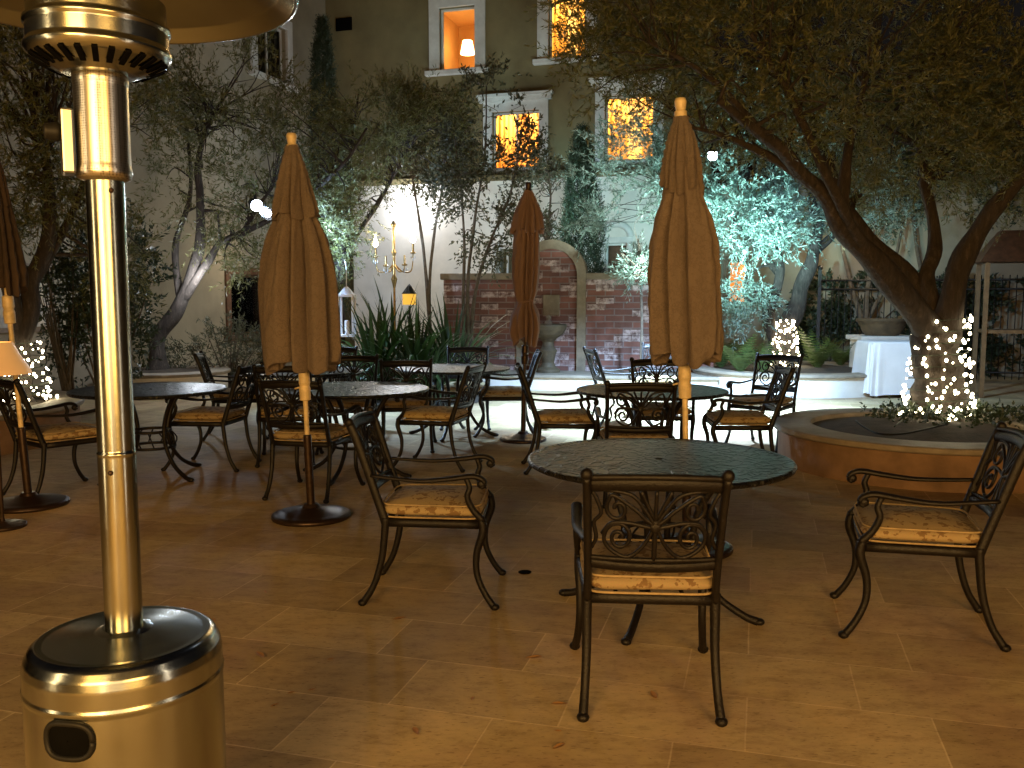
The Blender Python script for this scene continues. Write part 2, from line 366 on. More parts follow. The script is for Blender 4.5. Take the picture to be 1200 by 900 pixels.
# ------------------------------------------------------------------ chair
def chair_y(z):      # backrest plane, leaning back
    return -.215 - (z - .43) * .33
def back_pt(w, z, off=0.):
    return (w, chair_y(z) - .032 * (1 - (w / .22) ** 2) + off, z)
def make_chair(label, group):
    t = thing('patio_chair', label, 'chair', group=group)
    b = MB()
    for s in (-1, 1):
        b.tube([(s * .226, -.205, .40), (s * .224, chair_y(.5), .50), (s * .226, chair_y(.65), .65), (s * .230, chair_y(.80), .80), (s * .233, chair_y(.875) - .006, .875)],
               [.019, .018, .018, .019, .019], 22, 8, (1.15, .8), up=(0, 1, .33))
        b.sphere((s * .233, chair_y(.885) - .006, .885), .022, 10, 6)
    b.tube([back_pt(w, .842 + .012 * (1 - (w / .22) ** 2)) for w in np.linspace(-.225, .225, 9)], .024, 25, 8, (.42, 1.0), up=(0, 1, .33))
    b.tube([back_pt(w, .872 + .010 * (1 - (w / .22) ** 2)) for w in np.linspace(-.225, .225, 9)], .011, 25, 8)
    b.tube([back_pt(w, .548 - .006 * (1 - (w / .22) ** 2)) for w in np.linspace(-.225, .225, 9)], .020, 25, 8, (.45, 1.0), up=(0, 1, .33))
    b.tube([back_pt(w, .572) for w in np.linspace(-.225, .225, 9)], .009, 25, 6)
    bo = b.build('backrest', iron, t)
    sc = MB()
    def M(u, v_): return back_pt(u * .212, .575 + v_ * .255)
    def curve(uv, r=.0075, n=None): sc.tube([M(*p) for p in uv], r, n or (len(uv) - 1) * 4 + 1, 6)
    def spir(cu_, cv, r0, r1, a0, a1, k):
        return [(cu_ + (r0 + (r1 - r0) * i / k) * math.cos(a0 + (a1 - a0) * i / k), cv + (r0 + (r1 - r0) * i / k) * 1.0 * math.sin(a0 + (a1 - a0) * i / k)) for i in range(k + 1)]
    for s in (-1, 1):
        A = spir(-.57, .30, .05, .27, PI * .2, PI * 3.05, 14) 
        A = [(x, max(.03, y)) for x, y in A] + [(-.74, .08), (-.45, .02), (-.22, .16), (-.06, .40), (0, .52)]
        A = spir(-.57, .32, .05, .24, 0, PI * 3.1, 15) + [(-.66, .10), (-.42, .03), (-.2, .18), (-.05, .42), (.02, .58)]
        B = spir(-.60, .74, .05, .20, PI, -PI * 1.4, 14) + [(-.30, .72), (-.16, .60), (0, .50)]
        Cc = [(-1, .14), (-.93, .30), (-.97, .52), (-.86, .66), (-.92, .84), (-1, .97)]
        Dd = [(-.80, 1.0), (-.62, .99), (-.36, .93), (-.16, .72), (0, .50)]
        E = [(-.24, 1.0), (-.13, .80), (-.02, .60)]
        G = [(-.84, .36), (-.70, .52), (-.45, .54), (-.2, .50), (0, .46)]
        for cv_ in (A, B, Cc, Dd, E, G): curve([(s * x, y) for x, y in cv_])
    curve([(0, 0), (0, .25), (0, .5)], .009); curve([(0, .5), (0, .8), (0, 1.)], .007)
    sc.sphere(M(0, .5), .022, 8, 6, (1, .5, 1.2))
    so = sc.build('scrollwork', iron, bo)
    f = MB()
    z = .405
    rail = [(-.226, -.205, z), (.226, -.205, z), (.25, .24, z), (-.25, .24, z)]
    for k in range(4):
        f.tube([rail[k], rail[(k + 1) % 4]], .017, 6, 8, (1.2, .75), up=(0, 0, 1), spline=True)
    for w in (-.12, 0, .12): f.tube([(w, -.2, .40), (w, .24, .40)], .008, 3, 6)
    f.build('seat_frame', iron, t)
    for s in (-1, 1):
        l = MB(); l.tube([(s * .25, .255, .43), (s * .25, .262, .37), (s * .246, .232, .27), (s * .247, .232, .17), (s * .255, .268, .08), (s * .265, .315, .012)], [.021, .021, .017, .0155, .0155, .017], 28, 8)
        l.sphere((s * .266, .318, .015), .023, 10, 6, (1, 1, .75)); l.build('leg', iron, t)
        l = MB(); l.tube([(s * .226, -.205, .43), (s * .226, -.212, .34), (s * .226, -.228, .22), (s * .231, -.265, .10), (s * .238, -.318, .012)], [.020, .018, .0165, .0155, .017], 24, 8)
        l.sphere((s * .238, -.32, .015), .023, 10, 6, (1, 1, .75)); l.build('leg', iron, t)
        a = MB()
        x = s * .262
        a.tube([(s * .23, chair_y(.63) + .01, .632), (s * .245, -.16, .622), (x, -.02, .615), (x, .12, .628), (x, .215, .640), (x, .262, .625), (x, .272, .600), (x, .255, .585)], [.012, .013, .015, .018, .019, .018, .015, .012], 34, 8, (.75, 1.25), up=(0, 0, 1))
        a.sphere((x, .256, .603), .022, 10, 6, (.8, 1, 1))
        a.tube([(x, .185, .628), (x, .20, .585), (x, .190, .54), (x * .98, .215, .48), (s * .252, .262, .425)], [.013, .014, .015, .016, .018], 24, 8)
        a.build('armrest', iron, t)
    # cushion
    cm = MB(); n = 26
    V = []; F = []
    hw, hd, hh = .243, .245, .040
    th = np.linspace(-PI / 2, PI / 2, 13); ph = np.linspace(0, 2 * PI, 48, endpoint=False)
    e1, e2 = .78, .24
    sp = lambda c_, e: np.sign(c_) * np.abs(c_) ** e
    for a_ in th:
        for b_ in ph:
            cx = sp(math.cos(a_), e1) * sp(math.cos(b_), e2); cy = sp(math.cos(a_), e1) * sp(math.sin(b_), e2); cz = sp(math.sin(a_), e1)
            wid = hw * (1 + .05 * cy)
            z_ = .462 + hh * cz + (.014 * (1 - cx * cx) * (1 - cy * cy) if cz > 0 else 0) + .004 * math.sin(7 * cx + 3) * math.sin(6 * cy)
            V.append((cx * wid, .012 + cy * hd, z_))
    m = len(ph)
    for i in range(len(th) - 1):
        for j in range(m):
            F.append((i * m + j, i * m + (j + 1) % m, (i + 1) * m + (j + 1) % m, (i + 1) * m + j))
    cm.add(V, F); co = cm.build('cushion', cushion_m, t)
    pp = MB()
    for cz in (.030, -.030):
        loop = []
        for b_ in np.linspace(0, 2 * PI, 49):
            cx = sp(math.cos(b_), e2); cy = sp(math.sin(b_), e2)
            loop.append((cx * hw * (1 + .05 * cy) * .975, .012 + cy * hd * .975, .462 + cz))
        pp.tube(loop, .0045, 49, 5, spline=False)
    pp.build('piping', piping_m, co)
    return t

CH = []
GR_C = 'cast iron patio chairs with patterned cushions'
def chair(X, Y, head, label):
    if not CH:
        o = make_chair(label, GR_C); o.location = (X, Y, 0); o.rotation_euler = (0, 0, math.radians(head - 90)); CH.append(o)
    else:
        CH.append(dup(CH[0], (X, Y, 0), math.radians(head - 90), label, GR_C))
def fit(feet):    # pixel feet: back a, back b, front a, front b
    P = [gnd(*q)[:2] for q in feet]; c_ = sum(P) / 4; d = (P[2] + P[3] - P[0] - P[1]); return c_[0], c_[1], math.degrees(math.atan2(d[1], d[0]))
_c = fit([(699, 843), (852, 840), (682, 768), (833, 766)])
chair(_c[0] - .035, _c[1], 86, 'nearest chair, its scrolled back to the viewer, pulled up to the front table')
chair(*fit([(437, 708), (460, 675), (567, 713), (578, 675)]), 'empty armchair alone on open floor, facing right toward the front round table')
chair(*fit([(1160, 763), (1150, 717), (983, 750), (993, 700)]), 'chair in front of the terracotta planter, turned left toward the front table')
chair(.43, 7.55, 2, 'chair seen from its side at the left of the table behind the front one')
chair(.90, 6.42, 88, 'chair with its back to us, directly behind the front table top')
chair(1.36, 8.05, 268, 'chair behind the second table, facing us left of the open parasol pole')
chair(1.93, 7.45, 176, 'chair in side view at the right edge of the second table')
chair(2.50, 8.75, 232, 'chair with its open scrolled back before the white planter, right of second table')
chair(1.25, 10.2, 10, 'thin purple tinted chair in side view in front of the brick fountain wall')
chair(1.80, 10.9, 255, 'small bright chair mostly hidden behind the right brown parasol')
chair(-1.50, 6.62, 78, 'chair with its back to us right behind the left parasol pole')
chair(-.66, 7.72, 164, 'chair facing left at the right side of the middle left table')
chair(-1.58, 8.55, 272, 'dark chair behind the middle left table, facing us beside the left parasol')
chair(-1.02, 8.62, 95, 'dark chair between the middle left table and the rear table by the strap plants')
chair(-.52, 10.1, 270, 'pale lit chair back in front of the strap leaved plants, behind the rear table')
chair(-.08, 9.55, 182, 'chair facing left between the rear table and the slim tied parasol')
chair(-2.62, 7.68, 173, 'brown lit chair facing left at the right side of the far left table')
chair(-2.02, 7.95, 98, 'chair left of the left parasol pole with its back toward us')
chair(-2.92, 9.35, 12, 'small chair glimpsed behind the brown lit chair, facing right')
chair(-3.42, 6.62, 52, 'dim chair left of the steel heater pole, beside the edge parasol base')
chair(-2.08, 10.1, 268, 'pale lit chair far back behind the left parasol canopy')

# ------------------------------------------------------------------ tables
def make_table(label, group):
    t = thing('round_table', label, 'table', group=group)
    m = MB(); R = .61
    m.lathe([(.018, .700), (.10, .700), (R - .05, .702), (R - .012, .700), (R, .707), (R + .004, .716), (R, .725), (R - .010, .728), (R - .030, .724), (R - .05, .722), (.06, .722), (.03, .724), (.018, .722)], 96, closed=True)
    m.build('tabletop', table_m, t)
    for k in range(4):
        a = PI / 4 + k * PI / 2; ca_, sa = math.cos(a), math.sin(a)
        l = MB(); l.tube([(r * ca_, r * sa, z) for r, z in ((.33, .695), (.27, .64), (.20, .52), (.165, .38), (.19, .24), (.28, .11), (.40, .035), (.47, .014))], [.018, .020, .019, .017, .017, .017, .018, .02], 40, 8)
        l.sphere((.475 * ca_, .475 * sa, .016), .024, 8, 6, (1, 1, .7)); l.build('leg', iron, t)
    r = MB()
    cir = lambda rad, z, n=33: [(rad * math.cos(a), rad * math.sin(a), z) for a in np.linspace(0, 2 * PI, n)]
    r.tube(cir(.155, .38), .012, 49, 6); r.tube(cir(.185, .25), .012, 49, 6)
    for k in range(12):
        a = k * PI / 6; r.tube([(.155 * math.cos(a), .155 * math.sin(a), .38), (.20 * math.cos(a + .15), .20 * math.sin(a + .15), .315), (.185 * math.cos(a + .26), .185 * math.sin(a + .26), .25)], .006, 7, 5)
    r.build('ring', iron, t)
    ap = MB(); ap.tube(cir(.36, .690), .012, 49, 6); ap.build('apron', iron, t)
    return t
GR_T = 'round cast metal patio tables'
TB = []
for X, Y, rz, lab in ((.685, 4.08, .35, 'large dark round table in front, teal sheen on its right half'),
                      (1.14, 7.20, .1, 'second round table, behind the front one and crossed by the right parasol pole'),
                      (-1.30, 7.30, .5, 'round table behind the left parasol pole, chairs on both sides'),
                      (-2.98, 7.25, .25, 'round table at the far left, partly hidden by the heater pole'),
                      (-.63, 9.45, .6, 'small looking rear round table in front of the strap leaved plants'),
                      (-2.15, 9.1, .3, 'rear left round table, mostly hidden behind the left parasol')):
    if not TB:
        o = make_table(lab, GR_T); o.location = (X, Y, 0); o.rotation_euler[2] = rz; TB.append(o)
    else: TB.append(dup(TB[0], (X, Y, 0), rz, lab, GR_T))

# ------------------------------------------------------------------ parasols (closed)
def fold_mesh(prof, pleats, depth, seed, zj=.02, nth=192, nz=64, twist=.0):
    rs = np.random.default_rng(seed)
    z = np.array([p[0] for p in prof]); r = np.array([p[1] for p in prof])
    zz = np.linspace(z[0], z[-1], nz); rr_ = np.interp(zz, z[::-1], r[::-1]) if z[0] > z[-1] else np.interp(zz, z, r)
    k = np.ones(5) / 5; pad = np.pad(rr_, 2, 'edge'); rr_ = np.convolve(pad, k, 'valid')
    th = np.linspace(0, 2 * PI, nth, endpoint=False)
    ph = rs.uniform(0, 2 * PI, 8); amp = rs.uniform(.4, 1, 8)
    warp = th + .24 * np.sin(2 * th + ph[0]) + .16 * np.sin(3 * th + ph[1]) + .05 * np.sin(5 * th + ph[2])
    V = []
    for i in range(nz):
        f = i / (nz - 1)
        w = warp * pleats / 2 + twist * f + .25 * math.sin(5 * f + ph[6])
        ridge = np.abs(np.sin(w)) ** .75               # rounded lobes, sharp creases
        sub = .5 + .5 * np.cos(warp * pleats * 1.5 + 4 * f + ph[3])
        low = 1 + .07 * np.sin(th * 2 + ph[4] + f) + .04 * np.sin(th * 3 + ph[5] - 2 * f)
        d = np.interp(f, np.linspace(0, 1, len(depth)), depth)
        rad = rr_[i] * low * (1 - d * (1 - ridge) - d * .18 * sub)
        cre = .010 * np.abs(np.sin(warp * pleats * 1.7 + 7 * f + ph[5])) ** .5 * np.sin(f * PI)
        wrk = cre + .004 * np.sin(9 * f * 6 + 5 * th + ph[2]) * np.sin(7 * th)
        rad = rad + wrk * (d > .1)
        dz = -zj * f ** 3 * (np.sin(th * 3 + ph[1]) + .8 * (ridge - .5))
        tv = th + min(1, f * 3) * .20 * (1 - ridge) * np.sin(np.arange(nth) * 0 + 1.2)
        V.append(np.stack([rad * np.cos(tv), rad * np.sin(tv), np.full(nth, zz[i]) + dz], 1))
    last = V[-1].copy()
    # hem turned in
    for sc, dz in ((.97, -.004), (.90, .010), (.75, .05), (.5, .10), (.12, .12)):
        q = last.copy(); q[:, :2] *= sc; q[:, 2] += dz; V.append(q)
    n = len(V); V = np.vstack(V); F = []
    for i in range(n - 1):
        for j in range(nth):
            j2 = (j + 1) % nth
            F.append((i * nth + j, (i + 1) * nth + j, (i + 1) * nth + j2, i * nth + j2))
    return V, F
def lean_rot(dx, dy, rz):   # tilt so that the top moves by (dx,dy) per metre
    q = Vector((0, 0, 1)).rotation_difference(Vector((dx, dy, 1)).normalized())
    return (q.to_matrix() @ Matrix.Rotation(rz, 3, 'Z')).to_euler()
def parasol(base_xy, lean, label, prof, vent, ztop, seed, mat=canopy_m, wood=wood_pole, tied=False, twist=.4, sleeve_top=.52, base_r=.26):
    X, Y = base_xy
    g = 'folded parasols standing among the tables'
    t = thing('folded_parasol', label, 'parasol', (X, Y, 0), group=g)
    b = MB(); b.lathe([(.002, .0), (base_r, .0), (base_r + .004, .012), (base_r, .026), (base_r - .02, .034), (base_r - .06, .040), (.12, .058), (.06, .072), (.045, .095), (.002, .095)], 56)
    b.build('base', sleeve_m, t)
    p = thing('pole_assembly', None, None, (0, 0, .06)); 
    bpy.data.objects.remove(p)
    R = lean_rot(lean[0], lean[1], seed)
    def part(mb, name, m, par=t):
        o = mb.build(name, m, par)
        if par is t: o.location = (0, 0, .03); o.rotation_euler = R
        return o
    q = MB(); q.lathe([(.027, .03), (.027, sleeve_top), (.024, sleeve_top + .012), (.02, sleeve_top + .012)], 20); part(q, 'sleeve', sleeve_m)
    q = MB(); q.lathe([(.0165, sleeve_top + .002), (.0165, ztop - .05)], 20); part(q, 'pole', wood)
    zb = prof[-1][0]
    q = MB(); q.lathe([(.02, zb - .24), (.036, zb - .235), (.038, zb - .16), (.032, zb - .14), (.038, zb - .12), (.036, zb - .05), (.02, zb - .04)], 24)
    q.tube([(.03, 0, zb - .15), (.07, 0, zb - .16)], .006, 3, 6); part(q, 'runner', wood)
    V, F_ = fold_mesh(prof, 9, (.2, .42, .55, .55, .48), seed, .045, twist=twist)
    q = MB(); q.add(V, F_); co = part(q, 'canopy', mat)
    V, F_ = fold_mesh(vent, 11, (.12, .42, .5), seed + 7, .03, nz=30, twist=twist)
    q = MB(); q.add(V, F_); q.build('vent_flap', mat, co)
    q = MB(); q.lathe([(.002, ztop - .11), (.034, ztop - .11), (.036, ztop - .075), (.026, ztop - .07), (.030, ztop - .05), (.034, ztop - .02), (.028, ztop - .002), (.002, ztop)], 20); part(q, 'finial', wood)
    if tied:
        q = MB(); zt = tied; rr_ = .085
        q.tube([(rr_ * math.cos(a), rr_ * math.sin(a), zt + .01 * math.sin(2 * a)) for a in np.linspace(0, 2 * PI, 25)], .012, 25, 6); q.build('tie_strap', mat, co)
    return t
# profiles in metres along the pole
profL = [(2.40, .035), (2.25, .07), (2.05, .105), (1.97, .125), (1.88, .17), (1.75, .215), (1.55, .25), (1.35, .258), (1.18, .262), (1.05, .262), (1.00, .25)]
ventL = [(2.42, .040), (2.30, .075), (2.15, .115), (2.02, .158), (1.97, .172)]
profR = [(2.44, .04), (2.25, .085), (2.12, .095), (2.03, .105), (1.95, .140), (1.80, .19), (1.62, .212), (1.45, .218), (1.28, .224), (1.14, .226), (1.10, .20)]
ventR = [(2.45, .042), (2.32, .085), (2.20, .112), (2.10, .130), (2.05, .138)]
profC = [(2.50, .03), (2.30, .10), (2.15, .125), (1.95, .14), (1.70, .145), (1.50, .125), (1.42, .085), (1.38, .085), (1.30, .15), (1.20, .175), (1.08, .165), (1.0, .13)]
ventC = [(2.52, .035), (2.40, .085), (2.28, .135), (2.16, .165), (2.12, .175)]
profD = [(2.40, .03), (2.2, .06), (2.0, .085), (1.74, .12), (1.6, .14), (1.5, .13)]
ventD = [(2.41, .035), (2.25, .06), (2.12, .08), (2.05, .09)]
gA = gnd(365, 606)
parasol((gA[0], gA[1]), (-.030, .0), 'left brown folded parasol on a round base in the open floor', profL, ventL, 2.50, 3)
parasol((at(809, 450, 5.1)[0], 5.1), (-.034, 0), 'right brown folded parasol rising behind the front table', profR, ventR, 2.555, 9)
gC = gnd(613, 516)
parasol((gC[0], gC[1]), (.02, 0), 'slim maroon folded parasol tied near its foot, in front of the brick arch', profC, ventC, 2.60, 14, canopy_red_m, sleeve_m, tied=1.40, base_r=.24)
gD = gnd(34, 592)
parasol((gD[0], gD[1]), (-.05, 0), 'dark folded parasol cut by the left picture edge behind the lit lamp shade', profD, ventD, 2.45, 21, canopy_shaded_m)

# ------------------------------------------------------------------ patio heater
hx, hy = at(145, 720, 1.97)[0], 1.97
H = thing('patio_heater', 'tall brushed steel mushroom patio heater in the left foreground', 'patio heater', (hx, hy, 0))
m = MB(); m.lathe([(.002, .03), (.215, .03), (.215, .08), (.212, .09), (.212, .60), (.2145, .604), (.2145, .612), (.212, .616), (.212, .655), (.208, .676), (.198, .694), (.186, .703), (.183, .7035), (.172, .702), (.12, .708), (.06, .716), (.048, .722), (.002, .722)], 96)
hs = m.build('housing', steel_m, H)
face = math.atan2(-hy, -hx)                      # toward the viewer
ang = face - math.radians(33)
cx, cy = math.cos(ang), math.sin(ang)
hd = MB(); 
def onh(a, z, r=.214): return (r * math.cos(ang + a), r * math.sin(ang + a), z)
loop = [onh(.245 * math.copysign(abs(math.cos(t_)) ** .6, math.cos(t_)), .555 + .038 * math.copysign(abs(math.sin(t_)) ** .8, math.sin(t_))) for t_ in np.linspace(0, 2 * PI, 41)]
hd.tube(loop, .0065, 41, 8, spline=False); hd.build('handle_rim', black_plastic, hs)
ho = MB(); V = []; n = 40
for f in (.02, .35, .7, 1.0):
    for t_ in np.linspace(0, 2 * PI, n, endpoint=False):
        V.append(onh(f * .245 * math.copysign(abs(math.cos(t_)) ** .6, math.cos(t_)), .555 + f * .038 * math.copysign(abs(math.sin(t_)) ** .8, math.sin(t_)), .2136))
ho.add(V, [(r * n + k, (r + 1) * n + k, (r + 1) * n + (k + 1) % n, r * n + (k + 1) % n) for r in range(3) for k in range(n)]); ho.build('handle_opening', slot_m, hs, flat=True)
m = MB(); m.lathe([(.0405, .715), (.0405, 1.12), (.0415, 1.122), (.0415, 1.126), (.0395, 1.128), (.0395, 1.735)], 48); po = m.build('pole', steel_m, H)
m = MB()
for z_, a_ in ((1.085, face - .35), (1.70, face + .3)):
    m.sphere((.0405 * math.cos(a_), .0405 * math.sin(a_), z_), .006, 8, 6)
m.build('screw', sleeve_m, po)
m = MB(); m.lathe([(.041, 1.722), (.055, 1.728), (.058, 1.742), (.055, 1.755), (.055, 1.925), (.057, 1.93), (.057, 1.945), (.048, 1.95)], 48); m.build('burner_screen', steel_dark, H)
m = MB(); m.lathe([(.05, 1.945), (.075, 1.948), (.10, 1.958), (.135, 1.975), (.147, 1.990), (.147, 1.998), (.142, 2.004), (.142, 2.038), (.146, 2.042), (.146, 2.050), (.138, 2.054), (.138, 2.10), (.10, 2.115), (.05, 2.12)], 72); em = m.build('burner_head', steel_m, H)
m = MB()
for k in range(26):
    a = k * 2 * PI / 26; c_, s_ = math.cos(a), math.sin(a)
    for r0, z0, r1, z1 in ((.100, 1.956, .137, 1.975),):
        w = .0058
        q = []
        for r_, z_ in ((r0, z0), (r1, z1)):
            for sd in (-1, 1):
                for off in (0, .004):
                    q.append((r_ * c_ - sd * w * s_ + off * .4 * c_, r_ * s_ + sd * w * c_ + off * .4 * s_, z_ - .0035 + off))
        m.add(q, [(0, 2, 6, 4), (1, 5, 7, 3), (0, 4, 5, 1), (2, 3, 7, 6), (0, 1, 3, 2), (4, 6, 7, 5)], True)
m.build('vent_slots', slot_m, em)
m = MB(); m.lathe([(.002, 2.30), (.10, 2.285), (.25, 2.235), (.38, 2.165), (.415, 2.135), (.420, 2.128), (.412, 2.126), (.38, 2.155), (.25, 2.222), (.10, 2.27), (.002, 2.285)], 96); m.build('reflector', steel_m, H)
m = MB()
for k in range(3):
    a = face + 1 + k * 2 * PI / 3; m.tube([(.12 * math.cos(a), .12 * math.sin(a), 2.09), (.14 * math.cos(a), .14 * math.sin(a), 2.26)], .006, 3, 6)
m.build('reflector_post', steel_m, H)
a = face - PI / 2 + .1
cb_ = MB(); cb_.box((-.018, -.03, -.068), (.008, .03, .068), .005); o = cb_.build('control_box', chrome_m, H); o.location = (.075 * math.cos(a), .075 * math.sin(a), 1.80); o.rotation_euler = (0, 0, a)
k_ = MB(); k_.lathe([(.002, 0), (.018, 0), (.020, .006), (.017, .03), (.002, .032)], 20, axis=(1, 0, 0)); k_.build('knob', black_plastic, o).location = (.008, 0, .02)

# ------------------------------------------------------------------ ground
def sheet(name, pts, z, mat):
    m = MB(); m.add([(p[0], p[1], z) for p in pts], [tuple(range(len(pts)))], True); o = m.build(name, mat); o['kind'] = 'structure'; return o
sheet('ground', [(-150, -60), (150, -60), (150, 200), (-150, 200)], -.03, ground_m)
sheet('patio_floor', [(-14, -5), (16, -5), (16, 24), (-14, 24)], 0, floor_m)
bedp = [at(395, 450, 12.3)[:2], at(470, 450, 11.7)[:2], at(560, 450, 12.3)[:2], at(572, 450, 14.4)[:2], at(515, 450, 16.8)[:2], at(380, 450, 18)[:2]]
sheet('planting_bed', bedp, .012, soil_m)

# drain and fallen leaves
g = gnd(615, 671); m = MB(); m.lathe([(.002, .001), (.034, .001), (.036, .004), (.028, .006), (.002, .005)], 24); tag(m.build('floor_drain', slot_m, None, (g[0], g[1], 0)), 'small black round drain in the paving between two front chairs', 'drain')
ls = [(655, 826, 'gold and red fallen leaf on the floor left of the nearest chair'), (766, 816, 'tan fallen leaf beneath the nearest chair'), (626, 772, 'reddish fallen leaf left of the nearest chair leg'),
      (487, 858, 'curled tan leaf low in front, left of centre'), (468, 726, 'pale tan leaf beside the foot of the lone armchair'), (305, 769, 'small pale leaf on open floor right of the steel heater'),
      (655, 876, 'dark twig like leaf at the bottom edge')]
lm = MB()
V = []; 
pts = [(-.05, 0), (-.03, .014), (0, .02), (.03, .012), (.055, 0), (.03, -.012), (0, -.018), (-.03, -.013)]
V = [(0, 0, .004)] + [(x, y, .004 + .010 * (x * 18) ** 2 * .6 + abs(y) * .5) for x, y in pts]
F_ = [(0, 1 + k, 1 + (k + 1) % 8) for k in range(8)]
V2 = [(x, y, z + .0015) for x, y, z in V]
lm.add(V2, F_); lm.add(V, [f[::-1] for f in F_])
lf0 = None
for k, (px, py, lab) in enumerate(ls):
    g = gnd(px, py)
    if lf0 is None: o = lf0 = lm.build('fallen_leaf', dry_lf)
    else: o = lf0.copy(); C.objects.link(o)
    o.location = (g[0], g[1], 0.0); o.rotation_euler = (0, 0, k * 1.7); s_ = .55 + .08 * (k % 3); o.scale = (s_, s_, s_)
    tag(o, lab, 'leaf', 'fallen leaves on the paving')

rng = np.random.default_rng(77)
for k in range(16):
    px, py = rng.uniform(180, 1180), rng.uniform(590, 880); g = gnd(px, py); o = lf0.copy(); C.objects.link(o)
    o.location = (g[0], g[1], 0); o.rotation_euler = (0, 0, rng.uniform(0, 6)); s_ = rng.uniform(.22, .42); o.scale = (s_, s_ * .8, s_)
    tag(o, 'tiny dry leaf scrap lying loose on the front paving', 'leaf', 'tiny leaf scraps on the front paving')
# ------------------------------------------------------------------ planters
def planter(name, X, Y, R, h, face_m, label):
    t = thing(name, label, 'planter', (X, Y, 0), group='round raised planters')
    m = MB(); m.lathe([(R - .30, 0), (R - .05, 0), (R - .05, h - .055), (R - .30, h - .055)], 96, closed=True); m.build('planter_wall', face_m, t)
    m = MB(); m.lathe([(R - .34, h - .053), (R - .01, h - .053), (R, h - .04), (R, h - .012), (R - .012, h), (R - .33, h), (R - .34, h - .012)], 96, closed=True); m.build('stone_cap', cap_m, t)
    m = MB(); rad = R - .335; prof = [(.002, h + .02), (rad * .5, h + .005), (rad * .85, h - .02), (rad, h - .045), (rad, h - .2), (.002, h - .2)]
    m.lathe(prof, 48); m.build('soil', soil_m, t)
    return t
PFx, PFy, PFR = 3.62, 7.78, 1.26
planter('stone_planter', PFx, PFy, PFR, .345, terra_m, 'terracotta faced round planter with stone cap under the large strung tree')
planter('stone_planter', 4.55, 14.5, 1.62, .345, white_st, 'white faced round planter beneath the bright silver tree behind the tables')
planter('stone_planter', -6.25, 9.0, 1.70, .38, terra_m, 'terracotta faced planter at the left edge beside the lamp shade')
planter('stone_planter', -5.35, 13.7, .95, .36, white_st, 'small white faced planter behind the far left table')

# ------------------------------------------------------------------ foliage engine
def leaf_arrays(cent, dirs, L, W, rng, bend=.15):
    n = len(cent)
    d = dirs / (np.linalg.norm(dirs, axis=1)[:, None] + 1e-9)
    r = rng.normal(size=(n, 3)); s = np.cross(d, r); s /= np.linalg.norm(s, axis=1)[:, None] + 1e-9
    nn = np.cross(s, d)
    l = L * rng.uniform(.6, 1.25, n)[:, None]; w = W * rng.uniform(.7, 1.2, n)[:, None]
    p0 = cent; p2 = cent + d * l - nn * l * bend
    p1 = cent + d * l * .45 + s * w * .5; p3 = cent + d * l * .45 - s * w * .5
    V = np.stack([p0, p1, p2, p3], 1).reshape(-1, 3)
    return V
def leaf_object(name, V, mat, parent):
    n = len(V) // 4
    me = bpy.data.meshes.new(name)
    me.vertices.add(len(V)); me.vertices.foreach_set('co', V.astype(np.float32).ravel())
    me.loops.add(n * 4); me.loops.foreach_set('vertex_index', np.arange(n * 4, dtype=np.int32))
    me.polygons.add(n); me.polygons.foreach_set('loop_start', np.arange(0, n * 4, 4, dtype=np.int32)); me.polygons.foreach_set('loop_total', np.full(n, 4, np.int32))
    me.materials.append(mat); me.update(calc_edges=True); me.validate()
    o = bpy.data.objects.new(name, me); C.objects.link(o); o.parent = parent; return o
def sprays(centres, dirs, tl, nl, L, W, rng, droop=.1):
    """leafy twigs: leaves set along short shoots."""
    n = len(centres)
    t = (np.arange(nl) + .5)[None, :] / nl
    d = dirs / (np.linalg.norm(dirs, axis=1)[:, None] + 1e-9)
    ln = tl * rng.uniform(.6, 1.3, n)
    P = centres[:, None, :] + d[:, None, :] * (t * ln[:, None])[..., None]
    P[..., 2] -= droop * (t ** 2) * ln[:, None]
    P += rng.normal(scale=.008, size=P.shape)
    rad = rng.normal(size=(n, nl, 3))
    ld = d[:, None, :] * 1.0 + rad * .55
    return leaf_arrays(P.reshape(-1, 3), ld.reshape(-1, 3), L, W, rng)
def blob_points(blobs, rng):
    out = []
    for c_, r_, n in blobs:
        c_ = np.array(c_, float); r_ = np.array(r_, float)
        d = rng.normal(size=(n * 3, 3)); d /= np.linalg.norm(d, axis=1)[:, None]
        rad = rng.uniform(.15, 1, (n * 3, 1)) ** .45
        p = c_ + d * rad * r_
        keep = [noise.noise(Vector(q * 1.15)) + .35 * noise.noise(Vector(q * 3.1)) > -.12 for q in p]
        p = p[np.array(keep)][:n]
        out.append(p)
    return np.vstack(out)
